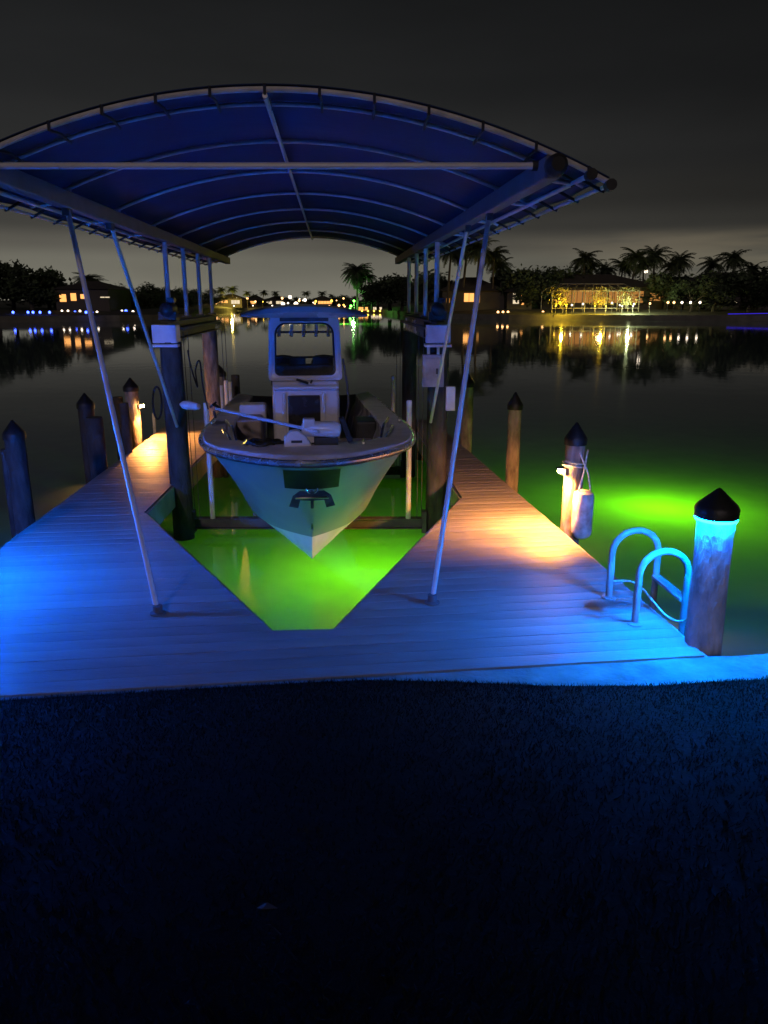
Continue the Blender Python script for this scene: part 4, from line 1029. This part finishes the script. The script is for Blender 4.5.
# screened pool cage ----------------------------------------------
Yc = 129.0
cg = empty('pool_cage', tuple(pp(592, 306, Yc)), 0, 'screened pool cage lit yellow from inside on the right shore', 'pool cage')
zb = .9; pl_, pr_ = pp(553, 291, Yc), pp(640, 291, Yc); zt_ = pl_.z; zr = pp(590, 284, Yc + 3).z
mb = MB(); t_ = .10; nb = 8; x0, x1 = pl_.x, pr_.x
for i in range(nb + 1):
    x = x0 + (x1 - x0)*i/nb
    mb.box((x, Yc, (zb + zt_)/2), (t_, t_, zt_ - zb)); mb.box((x, Yc + 9, (zb + zt_)/2), (t_, t_, zt_ - zb))
for z in (zb + .9, zt_): mb.box(((x0+x1)/2, Yc - .06, z), (x1 - x0, t_*.9, t_))
for i in range(nb + 1):
    x = x0 + (x1 - x0)*i/nb; xm = x0 + 1.8 + (x1 - x0 - 3.6)*i/nb; mb.tube([(x, Yc, zt_), (xm, Yc + 3, zr), (xm, Yc + 7, zr), (x, Yc + 9, zt_)], t_*.5, 4)
mb.box(((x0+x1)/2, Yc + 3, zr + .03), (x1 - x0 - 3.6, t_, t_)); mb.build('bar', M['cage'], cg)
mb = MB(); mb.box(((x0+x1)/2, Yc + 4.5, zb + .05), (x1 - x0, 9, .1)); mb.build('floor', M['wall_far'], cg)

def shrub(px, py0, py1, Y, wd, label, m='foliage'):
    p = pp(px, py1, Y); t = pp(px, py0, Y); rp = random.Random(int(px)); mb = MB(); h = t.z - p.z; base = Vector((p.x, Y, max(.88, p.z)))
    o = empty('shrub', base, 0, label, 'shrub', 'uplit shrubs by the pool cage'); s_ = MB()
    for k in range(7): s_.tube([base, base + Vector((rp.gauss(0, wd*.2), rp.gauss(0, wd*.2), h*.6))], [.04, .015], 4)
    s_.build('stem', M['trunk'], o)
    for _ in range(620):
        v = Vector((rp.gauss(0, wd*.24), rp.gauss(0, wd*.2), h*(.15 + .85*rp.random()))); a = Vector((rp.gauss(0, 1), rp.gauss(0, 1), rp.gauss(0, 1))).normalized(); b = a.orthogonal().normalized(); q_ = rp.uniform(.08, .2)
        pc = base + v; mb.add([pc - a*q_, pc + b*q_*.45, pc + a*q_, pc - b*q_*.45], [(0, 1, 2, 3)])
    mb.build('foliage', M[m], o); return base
LAMPN = {}
def lamp(p, r, m, label, group, base=.9, name='garden_lamp', cat='lamp'):
    o = empty(name, (p.x, p.y, base), 0, label, cat, group)
    if p.z - base > r: 
        mb = MB(); mb.tube([(p.x, p.y, base), (p.x, p.y, p.z - r*.8)], .04, 5); mb.build('post', M['dark_steel'], o)
    mb = MB(); mb.lathe([(0, -r), (r*.7, -r*.7), (r, 0), (r*.7, r*.7), (0, r)], p, 8); mb.build('globe', M[m], o, smooth=True); return o
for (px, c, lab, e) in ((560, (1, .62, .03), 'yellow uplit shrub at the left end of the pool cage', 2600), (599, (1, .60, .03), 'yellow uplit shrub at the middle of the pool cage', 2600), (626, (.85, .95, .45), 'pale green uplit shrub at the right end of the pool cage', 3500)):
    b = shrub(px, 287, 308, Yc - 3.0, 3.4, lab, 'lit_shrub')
    l = bpy.data.lights.new('garden_spot', 'POINT'); l.energy = e; l.color = c; l.shadow_soft_size = .2
    lo2 = bpy.data.objects.new('garden_spot', l); COL.objects.link(lo2); lo2.location = b + Vector((0, -1.9, .7))
    for k, dx in enumerate((-.9, .8)):
        lamp(b + Vector((dx, -.9, .30)), .11, 'yellow_lamp' if c[0] == 1 else 'white_lamp', 'glowing ground light at the foot of an uplit pool cage shrub', 'ground lights by the pool cage')
l = bpy.data.lights.new('cage_light', 'POINT'); l.energy = 120; l.color = (1, .72, .35); l.shadow_soft_size = .3
lo2 = bpy.data.objects.new('cage_light', l); COL.objects.link(lo2); lo2.location = (pp(600, 296, Yc + 4).x, Yc + 4, 3.2)
for px in (572, 583, 612, 620, 634): lamp(pp(px, 303 + (px % 3), Yc - 1), .16, 'white_lamp', 'small white light along the front of the pool cage', 'white lights by the pool cage')
for px, rr in ((650, .17), (668, .2), (674, .2), (682, .2), (690.5, .2), (700, .2)): lamp(pp(px, 303.5 if px < 660 else 302.5, 124), rr, 'warm_lamp' if px < 676 else 'white_lamp', 'warm dock light in the short row right of the pool cage', 'dock lights right of the pool cage')
for px in (498, 503, 508, 543): lamp(pp(px, 312, 131), .20, 'warm_lamp', 'low orange path light by the small pale house', 'path lights by the small pale house')
lamp(pp(646, 271.5, 152), .35, 'white_lamp', 'white light high among the palms above the pool cage', 'single lights', name='street_lamp')
lamp(pp(713, 294, 131), .10, 'white_lamp', 'tiny white light on the dark right house', 'single lights')
# left blue row
for px in (13, 28, 33, 40, 49.5, 86, 92): lamp(pp(px, 312.3, 117), .20, 'blue_lamp', 'blue dock light in the row on the left shore', 'blue dock lights on the left shore')
for px in (62, 68, 75, 80, 97, 104, 112, 117, 122, 126, 133): lamp(pp(px, 311 + (px % 2), 124 if px < 100 else 128), .18 if px < 125 else .24, 'white_lamp' if px % 3 else 'blue_lamp', 'white dock light in the row below the left orange windowed house', 'white dock lights on the left shore')
lamp(pp(135, 326, 100), .13, 'white_lamp', 'single white light low on the water beside the left brace', 'single lights', base=0, name='channel_light')
# centre waterfront
rl = random.Random(21)
for k in range(34):
    px = rl.uniform(212, 345); Y = 236 + (px - 212)*.16 if px < 330 else 236
    py = rl.choice((299, 301, 303, 304.5, 305.5, 306)) + rl.uniform(-.8, .8)
    lamp(pp(px, py, Y - 3), rl.uniform(.16, .36), rl.choice(('white_lamp', 'white_lamp', 'warm_lamp', 'warm_lamp', 'yellow_lamp')), 'glowing light among many on the distant central waterfront', 'lights on the distant central waterfront')
for (px, py, r_) in ((290, 297, .55), (296, 304, .7), (283, 304, .6), (305, 300, .5)): lamp(pp(px, py, 248), r_, 'white_lamp', 'brighter white street light on the distant central waterfront', 'bright lights on the distant central waterfront', name='street_lamp')
for (px, py) in ((351, 306), (354, 301), (350, 309)): lamp(pp(px, py, 183), .28, 'green_lamp', 'green light at the foot of the big central palm', 'green lights by the big central palm')
l = bpy.data.lights.new('palm_uplight', 'POINT'); l.energy = 2500; l.color = (.25, 1.0, .15); l.shadow_soft_size = .3
lo2 = bpy.data.objects.new('palm_uplight', l); COL.objects.link(lo2); p = pp(353, 304, 182); lo2.location = p
l = bpy.data.lights.new('palm_uplight_gold', 'POINT'); l.energy = 5000; l.color = (1, .7, .1); l.shadow_soft_size = .3
lo2 = bpy.data.objects.new('palm_uplight_gold', l); COL.objects.link(lo2); p = pp(231, 299, 231); lo2.location = p
for px in (362, 368, 374, 380): lamp(pp(px, 311, 196), .22, 'yellow_lamp', 'golden light on the low boathouse right of the hardtop', 'golden boathouse lights')
# blue rope light on the far right dock
p = pp(728, 314, 121); q_ = pp(790, 313, 119); mb = MB(); mb.tube([p, q_], .05, 6); tag(mb.build('rope_light', emit('blue_rope_glow', (.06, .03, 1.0), .8)), 'faint blue rope light along the far right shore', 'rope light')

# small pale leaf on the lawn
p = Vector((-.36, 1.95, 0)); p.z = lawn_z(p.x, p.y) + .03
mb = MB(); mb.add([p + Vector((-.03, .0, 0)), p + Vector((-.01, -.013, .008)), p + Vector((.035, -.005, .004)), p + Vector((.0, .014, .008))], [(0, 1, 3), (1, 2, 3)])
tag(mb.build('fallen_leaf', M['leaf_pale'], solid=.002), 'single pale fallen leaf lying on the dark grass', 'leaf')
